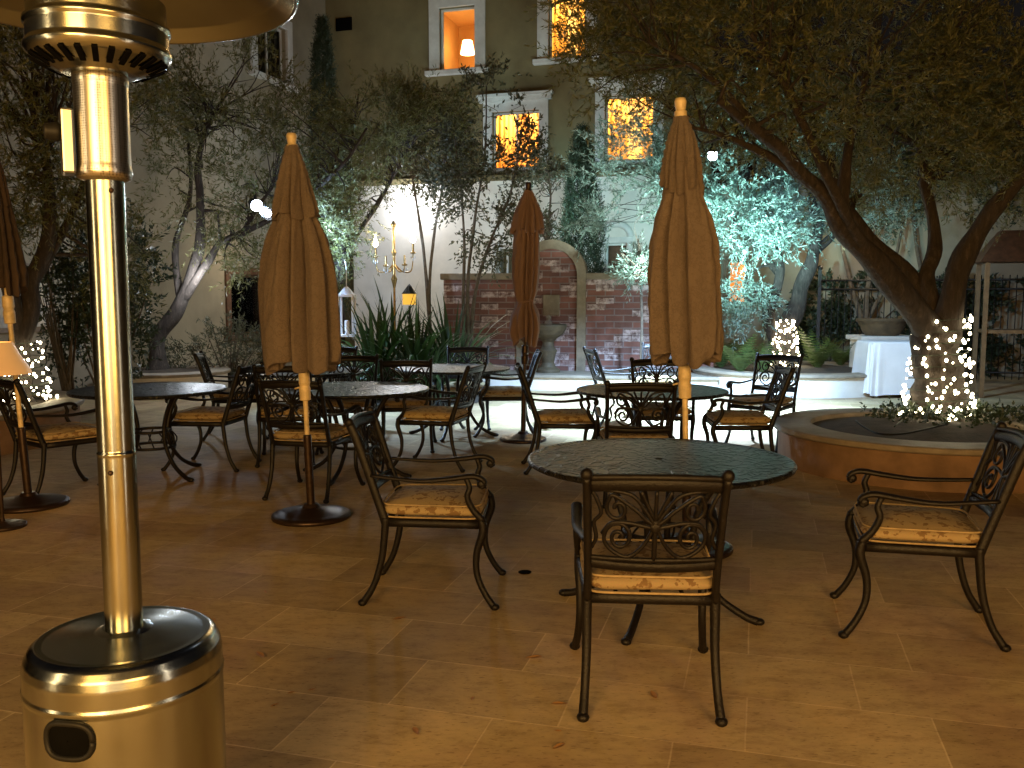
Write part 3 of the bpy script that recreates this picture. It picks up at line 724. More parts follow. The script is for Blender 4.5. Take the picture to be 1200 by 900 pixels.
def tree(name, label, cat, base, limbs, blobs, leaf_m, L=.062, W=.015, tl=.3, nl=16, twigs=90, seed=1, bark=bark_m, group=None, updir=(0, 0, .35), droop=.15, twig_r=.006):
    rng = np.random.default_rng(seed)
    t = thing(name, label, cat, tuple(base), group=group)
    b0 = np.array(base, float)
    m = MB(); samples = []
    for pts, r0, r1 in limbs:
        P = np.array(pts, float) - b0
        n = (len(P) - 1) * 7 + 1; Q = crom(P, n)
        wob = np.array([[noise.noise(Vector(q * 2.3 + 7)), noise.noise(Vector(q * 2.3 + 31)), .3 * noise.noise(Vector(q * 2.3 + 53))] for q in Q])
        w = min(.10, r0 * .5); Q = Q + wob * w * np.linspace(0.2, 1, n)[:, None]
        R = np.linspace(0, 1, n); R = (r0 * (1 - R) + r1 * R) * (1 + .08 * np.sin(R * 23 + r0 * 99))
        if r0 > .12: R[0] *= 1.5; R[1] *= 1.22; R[2] *= 1.06
        m.tube(Q, R, n, 10, spline=False)
        samples += [(q, rr__) for q, rr__ in zip(Q[n // 3:], R[n // 3:])]
    cl = blob_points(blobs, rng) - b0
    SP = np.array([s_[0] for s_ in samples]); SR = np.array([s_[1] for s_ in samples])
    idx = rng.choice(len(cl), min(twigs, len(cl)), replace=False)
    for i in idx:
        tgt = cl[i]; d = np.linalg.norm(SP - tgt, axis=1) + rng.uniform(0, .5, len(SP)); j = int(np.argmin(d))
        a = SP[j]; mid = (a + tgt) / 2 + rng.normal(scale=.10, size=3) + np.array([0, 0, .06])
        r_ = min(SR[j] * .55, .03)
        m.tube([a, mid, tgt], [r_, r_ * .55, twig_r * .6], 9, 5)
    m.build('trunk', bark, t)
    cdir = np.array([0, 0, 1.])
    centre = cl.mean(0)
    out = cl - centre; out /= np.linalg.norm(out, axis=1)[:, None] + 1e-6
    dirs = out * .6 + rng.normal(size=cl.shape) * .7 + np.array(updir)
    V = sprays(cl, dirs, tl, nl, L, W, rng, droop)
    leaf_object('crown', V, leaf_m, t)
    return t

# ---- front tree with string lights
D = 8.35
TX, TY = at(1100, 440, D)[0], D
bs = (TX, TY, .30)
A_ = lambda px, py, d: tuple(at(px, py, d))
limbs = [([(TX, TY, .26), (TX + .01, TY, .6), (TX - .02, TY, .9), A_(1098, 382, D)], .26, .20),
         ([A_(1098, 398, D), A_(1062, 352, 8.2), A_(1020, 302, 8.0), A_(985, 262, 7.8), A_(955, 215, 7.6), A_(900, 165, 7.3), A_(840, 118, 7.0)], .145, .03),
         ([A_(1098, 395, D + .05), A_(1062, 322, 8.6), A_(1012, 274, 8.8), A_(985, 230, 8.8), A_(955, 150, 8.8), A_(935, 50, 8.8)], .10, .03),
         ([A_(1100, 395, D + .1), A_(1084, 330, 8.5), A_(1098, 285, 8.6), A_(1082, 200, 8.7), A_(1072, 90, 8.6)], .10, .03),
         ([A_(1103, 398, D), A_(1124, 318, 8.3), A_(1150, 262, 8.2), A_(1198, 206, 8.0), A_(1265, 120, 7.8)], .13, .04),
         ([A_(955, 215, 7.6), A_(905, 186, 7.5), A_(850, 160, 7.4), A_(805, 148, 7.3)], .05, .012),
         ([A_(985, 262, 7.8), A_(990, 205, 7.9), A_(1000, 140, 8.0), A_(1030, 50, 8.0)], .07, .015),
         ([A_(1020, 302, 8.0), A_(985, 240, 7.6), A_(930, 120, 7.2), A_(880, 40, 6.9)], .06, .015),
         ([A_(900, 165, 7.3), A_(830, 90, 7.0), A_(760, 50, 6.8)], .04, .01)]
bl = [((A_(1000, 60, 8.3)), (1.3, 1.3, .75), 620), ((A_(860, 50, 7.6)), (1.1, 1.2, .65), 520), ((A_(765, 30, 7.2)), (.75, .9, .5), 230), (A_(1130, 110, 8.4), (1.1, 1.2, .8), 520),
      (A_(1200, 50, 8), (.9, 1.2, .9), 380), (A_(930, 130, 7.8), (.9, 1.1, .42), 300), (A_(1060, 175, 8.7), (.9, 1.0, .45), 260), (A_(1185, 190, 8.5), (.7, .9, .5), 200),
      (A_(870, -40, 7.4), (1.5, 1.4, .7), 380), (A_(1080, -60, 8.0), (1.7, 1.5, .8), 450), (A_(725, 75, 7.3), (.40, .6, .35), 70), (A_(1010, 215, 9.0), (.5, .7, .3), 90), (A_(700, 10, 7.4), (.4, .6, .4), 80)]
tree('olive_tree', 'large dark olive tree on the right, bulbs wound round its trunk, limbs over the patio', 'tree', bs, limbs, bl, olive_lf, .056, .0125, .34, 30, 200, 5)

# ---- bright silver tree behind
D2 = 14.6; T2X = at(918, 420, D2)[0]
limbs = [([(T2X, D2, .28), A_(922, 390, D2), A_(930, 365, D2), A_(942, 335, 14.5), A_(950, 300, 14.4), A_(958, 255, 14.3), A_(940, 190, 14.2)], .20, .05),
         ([(T2X - .12, D2, .28), A_(908, 400, D2), A_(900, 365, 14.5), A_(912, 332, 14.4), A_(911, 290, 14.2), A_(880, 220, 14.0), A_(860, 160, 14)], .13, .03),
         ([A_(950, 300, 14.4), A_(985, 265, 14.6), A_(1000, 220, 14.8)], .08, .02),
         ([A_(912, 320, 14.4), A_(870, 270, 13.9), A_(820, 240, 13.6)], .06, .015)]
bl = [(A_(868, 262, 13.7), (.95, .8, .62), 420), (A_(925, 240, 14.1), (.75, .8, .6), 260), (A_(820, 200, 13.9), (.8, .8, .75), 260), (A_(875, 355, 13.9), (.36, .4, .5), 110), (A_(755, 175, 14.5), (.9, .8, .8), 220),
      (A_(890, 160, 14.3), (1.2, 1.0, .7), 260), (A_(700, 230, 14.8), (.5, .6, .6), 80), (A_(990, 250, 14.8), (.7, .8, .6), 130), (A_(1040, 230, 15), (.9, .8, .6), 150)]
tree('olive_tree', 'bright floodlit silver olive tree on the white planter, bulbs round its forked trunk', 'tree', (T2X, D2, .3), limbs, bl, silver_lf, .078, .018, .42, 26, 110, 8)

# ---- young olive by the fountain wall
D3 = 13.35; x3 = at(752, 400, D3)[0]
limbs = [([(x3, D3, .0), A_(752, 380, D3), A_(751, 330, D3), A_(748, 280, D3)], .028, .012)]
tree('olive_sapling', 'young bright silver olive on a thin stem before the right brick wall', 'tree', (x3, D3, 0), limbs, [(A_(750, 285, D3), (.36, .35, .55), 190), (A_(738, 305, D3), (.22, .25, .25), 50)], silver_lf, .075, .016, .3, 22, 40, 12, stem_m)

# ---- left edge tree with lights
D4 = 9.5; x4 = at(20, 470, D4)[0]
limbs = [([(x4, D4, .33), A_(20, 440, D4), A_(25, 390, D4), A_(40, 330, 9.6), A_(60, 250, 9.6), A_(50, 170, 9.6)], .16, .04),
         ([A_(25, 390, D4), A_(0, 300, 9.3), A_(-30, 200, 9.2)], .09, .03), ([A_(40, 330, 9.6), A_(85, 250, 9.8), A_(105, 180, 9.9)], .06, .02)]
bl = [(A_(40, 110, 9.5), (.8, .9, .9), 620), (A_(150, 120, 10.0), (.5, .6, .6), 160), (A_(95, 210, 9.8), (.45, .6, .5), 150), (A_(0, 230, 9.3), (.5, .6, .6), 150), (A_(70, 40, 9.6), (.8, .8, .5), 150), (A_(140, 300, 10.5), (.4, .5, .6), 120)]
tree('olive_tree', 'dark olive tree at the left edge behind the heater, bulbs round its trunk', 'tree', (x4, D4, .33), limbs, bl, olive_lf, .066, .015, .34, 24, 100, 15)

# ---- left floodlit tree with curved trunk
D5 = 13.7; x5 = at(185, 430, D5)[0]
limbs = [([(x5, D5, .3), A_(186, 395, D5), A_(212, 355, 13.6), A_(230, 305, 13.5), A_(236, 255, 13.4), A_(232, 200, 13.3), A_(250, 130, 13.2)], .14, .03),
         ([A_(214, 352, 13.6), A_(242, 310, 13.4), A_(258, 284, 13.3), A_(282, 272, 13.2), A_(320, 220, 13.1)], .075, .02),
         ([A_(212, 352, 13.6), A_(205, 290, 13.7), A_(222, 230, 13.8), A_(220, 150, 13.8)], .065, .02),
         ([A_(258, 284, 13.3), A_(330, 250, 13.0), A_(395, 200, 12.9), A_(430, 150, 12.9)], .05, .015)]
bl = [(A_(270, 150, 13.2), (.9, .8, .75), 320), (A_(330, 225, 13.0), (.9, .7, .6), 280), (A_(215, 110, 13.2), (.6, .6, .6), 160), (A_(310, 90, 13.4), (.6, .6, .5), 160), (A_(400, 240, 13.0), (.5, .6, .55), 150), (A_(250, 255, 13.3), (.6, .6, .5), 100), (A_(350, 150, 13.2), (.7, .7, .5), 140), (A_(290, 305, 13.2), (.4, .5, .35), 80),
      (A_(215, 210, 13.5), (.5, .6, .6), 60)]
tree('olive_tree', 'floodlit olive tree with thin curving trunk against the pale wall left of the left parasol', 'tree', (x5, D5, .3), limbs, bl, olive_lf, .075, .016, .38, 21, 130, 18)

# ---- second tree right of the left parasol
D6 = 13.6; x6 = at(400, 430, D6)[0]
limbs = [([(x6, D6, .0), A_(398, 400, D6), A_(396, 350, D6), A_(400, 300, D6), A_(408, 250, D6)], .11, .05), ([A_(400, 300, D6), A_(435, 250, 13.8), A_(462, 205, 14), A_(500, 130, 14)], .05, .012), ([A_(408, 250, D6), A_(410, 190, 13.7), A_(420, 110, 13.8)], .045, .012)]
bl = [(A_(398, 255, 13.5), (.55, .6, .75), 220), (A_(440, 140, 14), (.8, .8, .65), 480), (A_(500, 150, 14.1), (.8, .8, .75), 420), (A_(420, 200, 13.8), (.6, .6, .5), 150), (A_(390, 340, 13.5), (.2, .3, .3), 40)]
tree('olive_tree', 'grey green tree with white lantern, between the left parasol and the reflected chandelier', 'tree', (x6, D6, 0), limbs, bl, olive_lf, .072, .015, .34, 21, 120, 22)

# ---- slender multi stem saplings in front of the pale wall
def sapling(px, D_, stems, blobs, label, seed, leaf=brown_lf):
    x = at(px, 430, D_)[0]
    limbs = []
    for st_ in stems:
        limbs.append(([(x + .04 * len(limbs), D_, .0)] + [A_(a, b, D_) for a, b in st_], .035, .010))
    tree('slender_tree', label, 'tree', (x, D_, 0), limbs, blobs, leaf, .075, .035, .28, 9, 90, seed, stem_m, group='slender trees before the pale wall')
sapling(545, 14.2, [[(543, 360), (544, 290), (540, 220), (528, 130)], [(556, 350), (572, 290), (600, 220), (612, 150)], [(548, 340), (556, 260), (568, 180), (570, 100)]],
        [(A_(545, 190, 14.2), (.7, .6, .9), 420), (A_(600, 200, 14.2), (.6, .5, .8), 260), (A_(575, 290, 14.2), (.5, .4, .35), 90), (A_(570, 110, 14.2), (.6, .5, .4), 90)], 'slender leafy tree left of the tied maroon parasol', 31)
sapling(505, 14.8, [[(503, 350), (508, 280), (520, 200), (515, 120)], [(500, 330), (492, 260), (480, 190), (470, 120)]],
        [(A_(510, 170, 14.8), (.6, .5, .9), 300), (A_(475, 180, 14.8), (.5, .5, .6), 120)], 'slender dark tree just right of the reflected chandelier', 33)
sapling(640, 15.9, [[(640, 300), (645, 230), (640, 180)]], [(A_(640, 240, 15.9), (.45, .4, .7), 130)], 'slender tree behind the brick arch', 35)

# ---- cypresses and hedge
def conifer(name, px, D_, ztop, rad, label, seed, n=7500, zb=.2):
    rng = np.random.default_rng(seed); x = at(px, 400, D_)[0]
    t = thing(name, label, 'tree', (x, D_, 0))
    m = MB(); m.tube([(0, 0, 0), (0, 0, ztop * .9)], [.09, .02], 6, 8); m.build('trunk', bark_m, t)
    h = rng.uniform(0, 1, n); a = rng.uniform(0, 2 * PI, n)
    prof = np.interp(h, [0, .08, .35, .7, .9, 1], [.55, .85, 1, .75, .4, .05]) * rad
    lump = np.array([1 + .25 * noise.noise(Vector((math.cos(q) * 1.5, math.sin(q) * 1.5, hh * 7))) for q, hh in zip(a, h)])
    r_ = prof * lump * rng.uniform(.55, 1.05, n)
    P = np.stack([r_ * np.cos(a), r_ * np.sin(a), zb + h * (ztop - zb)], 1)
    dirs = np.stack([np.cos(a) * .5, np.sin(a) * .5, np.full(n, 1.1)], 1) + rng.normal(size=(n, 3)) * .3
    leaf_object('crown', sprays(P, dirs, .16, 9, .05, .014, rng, 0), dark_lf, t)
conifer('cypress_tree', 680, 17.0, 4.55, .42, 'dark narrow cypress right of the brick arch', 41)
conifer('cypress_tree', 385, 18.9, 7.1, .42, 'tall thin cypress tip against the upper wall at left', 42)
def shrub(name, label, base, blobs, leaf, L, W, seed, nl=11, tl=.2, cat='shrub', group=None):
    rng = np.random.default_rng(seed); t = thing(name, label, cat, tuple(base), group=group); b0 = np.array(base)
    cl = blob_points(blobs, rng) - b0
    m = MB()
    for i in rng.choice(len(cl), min(16, len(cl)), replace=False):
        m.tube([(rng.normal() * .05, rng.normal() * .05, 0), tuple(cl[i] * np.array([.5, .5, .5])), tuple(cl[i])], [.02, .014, .004], 8, 5)
    m.build('stem', stem_m, t)
    o_ = cl - cl.mean(0); dirs = o_ * .5 + rng.normal(size=cl.shape) * .6 + np.array([0, 0, .5])
    leaf_object('foliage', sprays(cl, dirs, tl, nl, L, W, rng, .1), leaf, t)
    return t
hx_ = at(125, 430, 11.6)
shrub('tall_shrub', 'tall dark blue green shrub behind the heater pole', (hx_[0], 11.6, 0), [(A_(130, 310, 11.6), (.62, .6, .9), 420), (A_(120, 400, 11.6), (.65, .6, .6), 300)], dark_lf, .075, .03, 51)
hx_ = at(80, 430, 11.2)
shrub('tall_shrub', 'dark shrub between the left edge tree and the heater pole', (hx_[0], 11.2, 0), [(A_(75, 370, 11.2), (.45, .5, .8), 260)], dark_lf, .07, .028, 52)
hx_ = at(268, 430, 14.4)
shrub('low_shrub', 'brownish low shrub mass under the curving tree left of the left parasol', (hx_[0], 14.4, 0), [(A_(260, 410, 14.4), (.75, .5, .5), 260), (A_(215, 415, 14.2), (.4, .4, .4), 90), (A_(330, 415, 14.4), (.5, .4, .45), 130)], brown_lf, .07, .02, 53)

for px, D_, zt, lab, sd in ((1010, 16.9, 3.6, 'dark bushy tree behind the iron fence, left of the big trunk limbs', 91), (1095, 17.0, 3.9, 'dark bushy tree behind the iron fence, seen between the big limbs', 92), (1195, 16.8, 3.7, 'dark bushy tree at the right edge above the wooden hood', 93)):
    x = at(px, 400, D_)[0]
    tree('background_tree', lab, 'tree', (x, D_, 0), [([(x, D_, 0), (x + .05, D_, 1.2), (x + .2, D_, zt - .4)], .09, .03), ([(x, D_, 1.0), (x - .3, D_, 1.9), (x - .6, D_, zt - .5)], .06, .02), ([(x, D_, .9), (x + .5, D_, 1.9), (x + .7, D_, zt - .6)], .05, .02)],
         [((x, D_, zt), (1.15, .8, .95), 420), ((x - .5, D_, zt + 1.2), (1.0, .8, .8), 260)], dark_lf, .10, .03, .34, 13, 70, sd, stem_m, group='dark trees behind the fence')
hp = [(at(px, 400, D_)[0], D_) for px, D_ in ((965, 17.3), (1010, 17.2), (1060, 17.0), (1110, 16.8), (1160, 16.6), (1215, 16.4))]
shrub('hedge', 'dark clipped hedge running behind the iron fence', (hp[0][0], hp[0][1], 0), [((x, y, .95), (.62, .4, .95), 330) for x, y in hp], dark_lf, .09, .045, 95, 12, .2, 'hedge')

# ---- strap leaved plants and ferns
def blades(name, label, X, Y, n, ln, w, leaf, seed, spread=.9, z0=0., group=None, cat='plant'):
    rng = np.random.default_rng(seed); t = MB()
    for k in range(n):
        a = rng.uniform(0, 2 * PI); l = ln * rng.uniform(.6, 1.1); tilt = rng.uniform(.08, spread); ww = w * rng.uniform(.7, 1.2)
        d = np.array([math.cos(a), math.sin(a), 0]); s_ = np.array([-math.sin(a), math.cos(a), 0]); rr0 = rng.uniform(0, .14)
        V = []
        q = d * rr0; ang_ = tilt * .5
        for i in range(8):
            f = i / 7; wid = ww * min(1, (1 - f) * 3.0 + .02) * (.7 + .3 * min(1, f * 4)) * .5
            up_ = np.array([0, 0, 1.]) * .25 * wid
            V += [q - s_ * wid + up_, q, q + s_ * wid + up_]
            q = q + (d * math.sin(ang_) + np.array([0, 0, 1]) * math.cos(ang_)) * l / 7; ang_ += tilt * .28 * (1 + f)
        F_ = []
        for i in range(7):
            F_ += [(i * 3, i * 3 + 1, i * 3 + 4, i * 3 + 3), (i * 3 + 1, i * 3 + 2, i * 3 + 5, i * 3 + 4)]
        t.add(V, F_)
    o = t.build(name, leaf, None, (X, Y, z0)); return tag(o, label, cat, group)
GR_F = 'strap leaved plants in the centre bed'
for px, D_, n, ln, lab, sd in ((440, 12.7, 95, 1.55, 'dark strap leaved plant at the left of the bed behind the tables', 61), (488, 12.4, 110, 1.48, 'strap leaved plant in the middle of the bed, below the reflected chandelier', 62), (530, 13.0, 100, 1.5, 'strap leaved plant at the right of the bed beside the brick wall', 63), (462, 13.4, 90, 1.72, 'taller strap leaved plant at the back of the bed', 64),
                               (505, 11.95, 40, .85, 'low pale striped strap plant in front of the others', 65)):
    blades('strap_plant', lab, at(px, 450, D_)[0], D_, n, ln, .055, flax_lf, sd, .95, .01, GR_F)
def fern(name, label, X, Y, z, n, ln, seed, group=None):
    rng = np.random.default_rng(seed); t = MB()
    for k in range(n):
        a = 2 * PI * k / n + rng.uniform(-.2, .2); l = ln * rng.uniform(.7, 1.1); tilt = rng.uniform(.35, .95)
        d = np.array([math.cos(a), math.sin(a), 0]); s_ = np.array([-math.sin(a), math.cos(a), 0]); q = d * .03; ang_ = tilt * .6
        for i in range(16):
            f = i / 15; step = (d * math.sin(ang_) + np.array([0, 0, 1]) * math.cos(ang_)) * l / 16
            w = l * .20 * math.sin(PI * min(1, f * .92 + .12))
            for sd in (-1, 1):
                tip = q + s_ * sd * w + step * 1.2 - np.array([0, 0, .15 * w])
                t.add([q, q + step * .75, tip], [(0, 1, 2)] if sd > 0 else [(0, 2, 1)])
            q = q + step; ang_ += tilt * .09
    return tag(t.build(name, fern_lf, None, (X, Y, z)), label, 'plant', group)
for px, D_, z, ln, lab, sd in ((868, 13.6, .33, .75, 'fern left of the lit forked trunk on the white planter', 71), (895, 13.5, .33, .6, 'small fern close beside the lit forked trunk', 72), (958, 14.3, .33, .8, 'fern right of the lit forked trunk', 73), (985, 15.0, .33, .75, 'fern at the far right of the white planter by the cloth table', 74), (845, 14.6, .33, .8, 'fern at the left rim of the white planter behind the right parasol', 75)):
    fern('fern', lab, at(px, 420, D_)[0], D_, z, 16, ln, sd, 'ferns on the white planter')
# ivy at the foot of the front trunk
rng = np.random.default_rng(80); n = 420
a = rng.uniform(0, 2 * PI, n); r_ = .15 + .75 * rng.uniform(0, 1, n) ** 1.3
P = np.stack([TX + .15 + r_ * np.cos(a), TY - .1 + r_ * .8 * np.sin(a), np.full(n, .36) + rng.uniform(0, .10, n) * (1.1 - r_)], 1)
ld = leaf_object('ground_cover', sprays(P, rng.normal(size=(n, 3)) + np.array([0, 0, .3]), .10, 6, .045, .03, rng, .2), dark_lf, None)
tag(ld, 'low dark leaves round the foot of the big strung trunk', 'ground cover', None, 'stuff')

# ------------------------------------------------------------------ string lights
bm_ = MB(); bm_.sphere((0, 0, 0), .015, 8, 6, (1, 1, 1.2))
def string_lights(label, cx_, cy_, z0, z1, rfun, n, seed, turns, sc=1.):
    rng = np.random.default_rng(seed)
    t = thing('string_lights', label, 'string lights', (cx_, cy_, z0), group='bulb strings wound on trunks')
    pts = []
    k = turns * 16
    for i in range(k + 1):
        f = i / k; a = f * turns * 2 * PI; r = rfun(f); pts.append((r * math.cos(a), r * math.sin(a), f * (z1 - z0)))
    m = MB(); m.tube(pts, .004, len(pts), 4, spline=False); m.build('wire', wire_m, t)
    first = None
    for i in range(n):
        f = rng.uniform(0, 1) ** 1.35; a = -PI / 2 + rng.uniform(-1.95, 1.95); r = rfun(f) + .012
        if first is None: first = o = bm_.build('bulb', bulb_w, t)
        else: o = first.copy(); C.objects.link(o); o.parent = t
        o.location = (r * math.cos(a) + rng.normal() * .012, r * math.sin(a) + rng.normal() * .012, f * (z1 - z0) + .02); o.scale = (sc,) * 3
    em_ = MB()
    for i in range(75):
        f = rng.uniform(0, 1) ** 1.2; a = -PI / 2 + rng.uniform(-2.2, 2.2); r = rfun(f) + .008
        em_.sphere((r * math.cos(a), r * math.sin(a), f * (z1 - z0) + .02), .0095 * sc, 6, 4)
    em_.build('small_bulbs', bulb_w, t)['kind'] = 'stuff'
string_lights('glowing bulbs wound round the big trunk on the terracotta planter', TX, TY, .34, 1.30, lambda f: .10 * (1 - f) ** 1.6 + .215 + .02 * f, 100, 1, 9)
string_lights('glowing bulbs wrapped thickly round the forked trunk behind the tables', T2X, D2, .34, 1.1, lambda f: .16 + .10 * (1 - f), 100, 2, 9, 1.15)
string_lights('glowing bulbs on the trunk at the left edge behind the lamp shade', x4, D4, .38, 1.0, lambda f: .22 + .16 * (1 - f), 90, 3, 7, .95)
m = MB(); pts = [A_(1098, 500, 8.0)] 
zc = .375
cord = [gnd(1110, 497, zc), gnd(1060, 508, zc), gnd(1030, 508, zc), gnd(1012, 500, zc), gnd(1003, 493, zc)]
m.tube([tuple(p) for p in cord], .009, 25, 6); tag(m.build('power_cord', black_plastic), 'black power cord lying over the soil of the terracotta planter', 'cord')
m = MB(); cord = [gnd(1048, 500, .39), gnd(1068, 480, .42) * 1.0, tuple(at(1084, 440, 8.3)), tuple(at(1090, 415, 8.2))]
m.tube([tuple(p) for p in cord], .006, 25, 6); tag(m.build('power_cord', wire_m), 'thin cord hanging from the strung trunk down to the planter', 'cord')

# ------------------------------------------------------------------ buildings
BA = math.radians(17)
U = np.array([math.cos(BA), -math.sin(BA), 0]); Nn = np.array([math.sin(BA), math.cos(BA), 0])
O0 = np.array(at(560, 349, 20.0)); O0[2] = 0
def hit(px, py, O, u, n):
    r = ray(px, py); t_ = (O - CAMP).dot(n) / r.dot(n); p = CAMP + r * t_ - O
    return p.dot(u), p[2]
def wall_holes(x0, x1, z0, z1, holes, th):
    m = MB()
    xs = sorted({x0, x1, *[h[0] for h in holes], *[h[1] for h in holes]}); zs = sorted({z0, z1, *[h[2] for h in holes], *[h[3] for h in holes]})
    for i in range(len(xs) - 1):
        for k in range(len(zs) - 1):
            cx_, cz = (xs[i] + xs[i + 1]) / 2, (zs[k] + zs[k + 1]) / 2
            if any(h[0] < cx_ < h[1] and h[2] < cz < h[3] for h in holes): continue
            a, b, c_, d = xs[i], xs[i + 1], zs[k], zs[k + 1]
            m.add([(a, 0, c_), (b, 0, c_), (b, 0, d), (a, 0, d)], [(0, 1, 2, 3)], True)
            m.add([(a, th, c_), (b, th, c_), (b, th, d), (a, th, d)], [(3, 2, 1, 0)], True)
    for a, b, c_, d in holes:
        V = [(a, 0, c_), (b, 0, c_), (b, 0, d), (a, 0, d), (a, th, c_), (b, th, c_), (b, th, d), (a, th, d)]
        m.add(V, [(0, 4, 5, 1), (1, 5, 6, 2), (2, 6, 7, 3), (3, 7, 4, 0)], True)
    V = [(x0, 0, z0), (x1, 0, z0), (x1, 0, z1), (x0, 0, z1), (x0, th, z0), (x1, th, z0), (x1, th, z1), (x0, th, z1)]
    m.add(V, [(0, 3, 7, 4), (1, 5, 6, 2), (3, 2, 6, 7)], True)
    return m
def window(par, a, b, c_, d, room=None, sill=True, cornice=False, fr_m=trim_m, fw=.16, mull=False, yoff=0., label=None):
    f = MB(); p = .045
    f.box((a - fw, -p, c_), (a, 0.02, d)); f.box((b, -p, c_), (b + fw, 0.02, d)); f.box((a - fw, -p - .004, d + .0005), (b + fw, .02, d + fw))
    s_ = .045
    f.box((a + .002, .10, c_ + .002), (a + s_, .15, d - .002)); f.box((b - s_, .10, c_ + .002), (b - .002, .15, d - .002)); f.box((a + s_, .10, d - s_), (b - s_, .15, d - .002)); f.box((a + s_, .10, c_ + .002), (b - s_, .15, c_ + s_))
    if mull:
        mx = (a + b) / 2; f.box((mx - .02, .105, c_ + s_), (mx + .02, .145, d - s_))
    if cornice:
        f.box((a - fw - .08, -.12, d + fw + .001), (b + fw + .08, .02, d + fw + .10)); f.box((a - fw - .12, -.17, d + fw + .101), (b + fw + .12, .02, d + fw + .16))
    w = f.build('window', fr_m, par, (0, yoff, 0))
    if label: w['label'] = label
    if sill:
        q = MB(); q.box((a - fw - .08, -.13, c_ - .11), (b + fw + .08, .03, c_ - .002), .012); q.build('sill', fr_m, w)
    q = MB(); q.box((a + s_, .122, c_ + s_), (b - s_, .128, d - s_)); q.build('pane', glass_m, w)
    if room:
        r = MB(); e = .35; dp = 1.9; y0 = .26
        V = [(a - e, y0, c_ - .6), (b + e, y0, c_ - .6), (b + e, y0, d + .25), (a - e, y0, d + .25)]; V += [(x, y0 + dp, z) for x, y, z in V]
        r.add(V, [(0, 1, 5, 4), (1, 2, 6, 5), (2, 3, 7, 6), (3, 0, 4, 7), (4, 5, 6, 7)], True)
        r.build('room', room['m'], w)
        if room.get('curtain'):
            q = MB()
            for x0_, x1_ in ((a, a + (b - a) * .42), (b - (b - a) * .30, b)):
                xs = np.linspace(x0_, x1_, 24); V = []
                for x in xs:
                    y = .33 + .03 * math.sin(x * 60)
                    V += [(x, y, c_ - .02), (x, y, d + .02), ]
                q.add(V, [(2 * i, 2 * i + 2, 2 * i + 3, 2 * i + 1) for i in range(23)])
            q.build('curtain', curt_m, w)
        if room.get('lamp'):
            lx = room['lamp'][0]; lz = room['lamp'][1]
            q = MB(); q.lathe([(.17, 0), (.11, .30)], 20, (a + (b - a) * lx, 1.35, c_ + (d - c_) * lz)); q.build('lamp_shade', warm_glow, w)
        ctr = par.matrix_world if False else None
        wlow = room.get('low'); wp = Matrix.LocRotScale(Vector(par.location), par.rotation_euler, None) @ Vector(((a + b) / 2 + room.get('dx', 0), yoff + .9, d + .05 if not room.get('low') else (c_ + d) / 2))
        lamp('POINT', 'room_light', wp, room.get('p', 30), (1, .70, .30), size=.12)
    return w

MB_ = thing('hotel_building', 'tall beige stucco building across the back, amber windows over a pale ground floor', 'building', tuple(O0), -BA)
def rect(px0, py0, px1, py1, O=O0, u=U, n=Nn):
    x0, z1 = hit(px0, py0, O, u, n); x1, z0 = hit(px1, py1, O, u, n); return (x0, x1, z0, z1)
w1 = rect(515, 10, 557, 80); w2 = rect(643, -12, 686, 66); w3 = rect(577, 132, 632, 196); w4 = rect(709, 113, 766, 187)
xl = hit(388, 349, O0, U, Nn)[0]; xr = hit(830, 349, O0, U, Nn)[0]
wall_holes(xl, xr, 0, 12.5, [w1, w2, w3, w4], .25).build('upper_wall', beige_st, MB_)
window(MB_, *w1, room={'m': room_m, 'p': 14, 'lamp': (.20, .52), 'low': True, 'dx': -.15}, fw=.24)
window(MB_, *w2, room={'m': room_cr, 'p': 230, 'curtain': True}, fw=.24)
window(MB_, *w3, room={'m': room_m, 'p': 260, 'curtain': True}, cornice=True, mull=True, fw=.20)
window(MB_, *w4, room={'m': room_cr, 'p': 230, 'curtain': True}, cornice=True, fw=.20)
# projecting pale ground floor
P = .55; O1 = O0 - Nn * P
lx0 = hit(415, 349, O1, U, Nn)[0]; lx1 = hit(790, 349, O1, U, Nn)[0]
zt = hit(560, 213, O1, U, Nn)[1]
g1 = rect(582, 289, 604, 330, O1); g2 = rect(709, 285, 735, 330, O1)
ga = (g1[0], g1[1], g1[2], g1[3]); gb = (g2[0], g2[1], g2[2], g2[3])
wm = wall_holes(lx0, lx1, 0, zt, [ga, gb], P - .01); o = wm.build('lower_wall', white_st, MB_); o.location = (0, -P, 0)
q = MB(); q.box((lx0 - .06, -P - .10, zt + .001), (lx1 + .06, -.002, zt + .12), .02); q.build('ledge', beige_st, MB_)
window(MB_, *ga, room={'m': room_m, 'p': 30}, fr_m=trim_m, fw=.08, yoff=-P, mull=True)
w = window(MB_, *gb, room=None, fr_m=trim_m, fw=.12, yoff=-P)
q = MB(); q.box((gb[0] - .05, .20, gb[2] - .05), (gb[1] + .05, .22, gb[3] + .05)); q.build('curtain', dark_wood, w)  # dark sheet closing the arched window behind its pane
q = MB(); cxm = (gb[0] + gb[1]) / 2; rw = (gb[1] - gb[0]) / 2
q.tube([(cxm + (rw + .06) * math.cos(a), -.03, gb[3] + .12 + (rw + .06) * .9 * math.sin(a)) for a in np.linspace(0, PI, 17)], .07, 33, 8); q.build('arch_trim', trim_m, w)
# small round wall vent
vx, vz = hit(369, 32, O0, U, Nn)
vx += .75
q = MB(); q.box((vx - .2, -.03, vz - .14), (vx + .2, .0, vz + .14)); [q.box((vx - .18, -.045, vz - .11 + i * .05), (vx + .18, -.031, vz - .09 + i * .05)) for i in range(5)]; q.build('louvre_vent', slot_m, MB_)

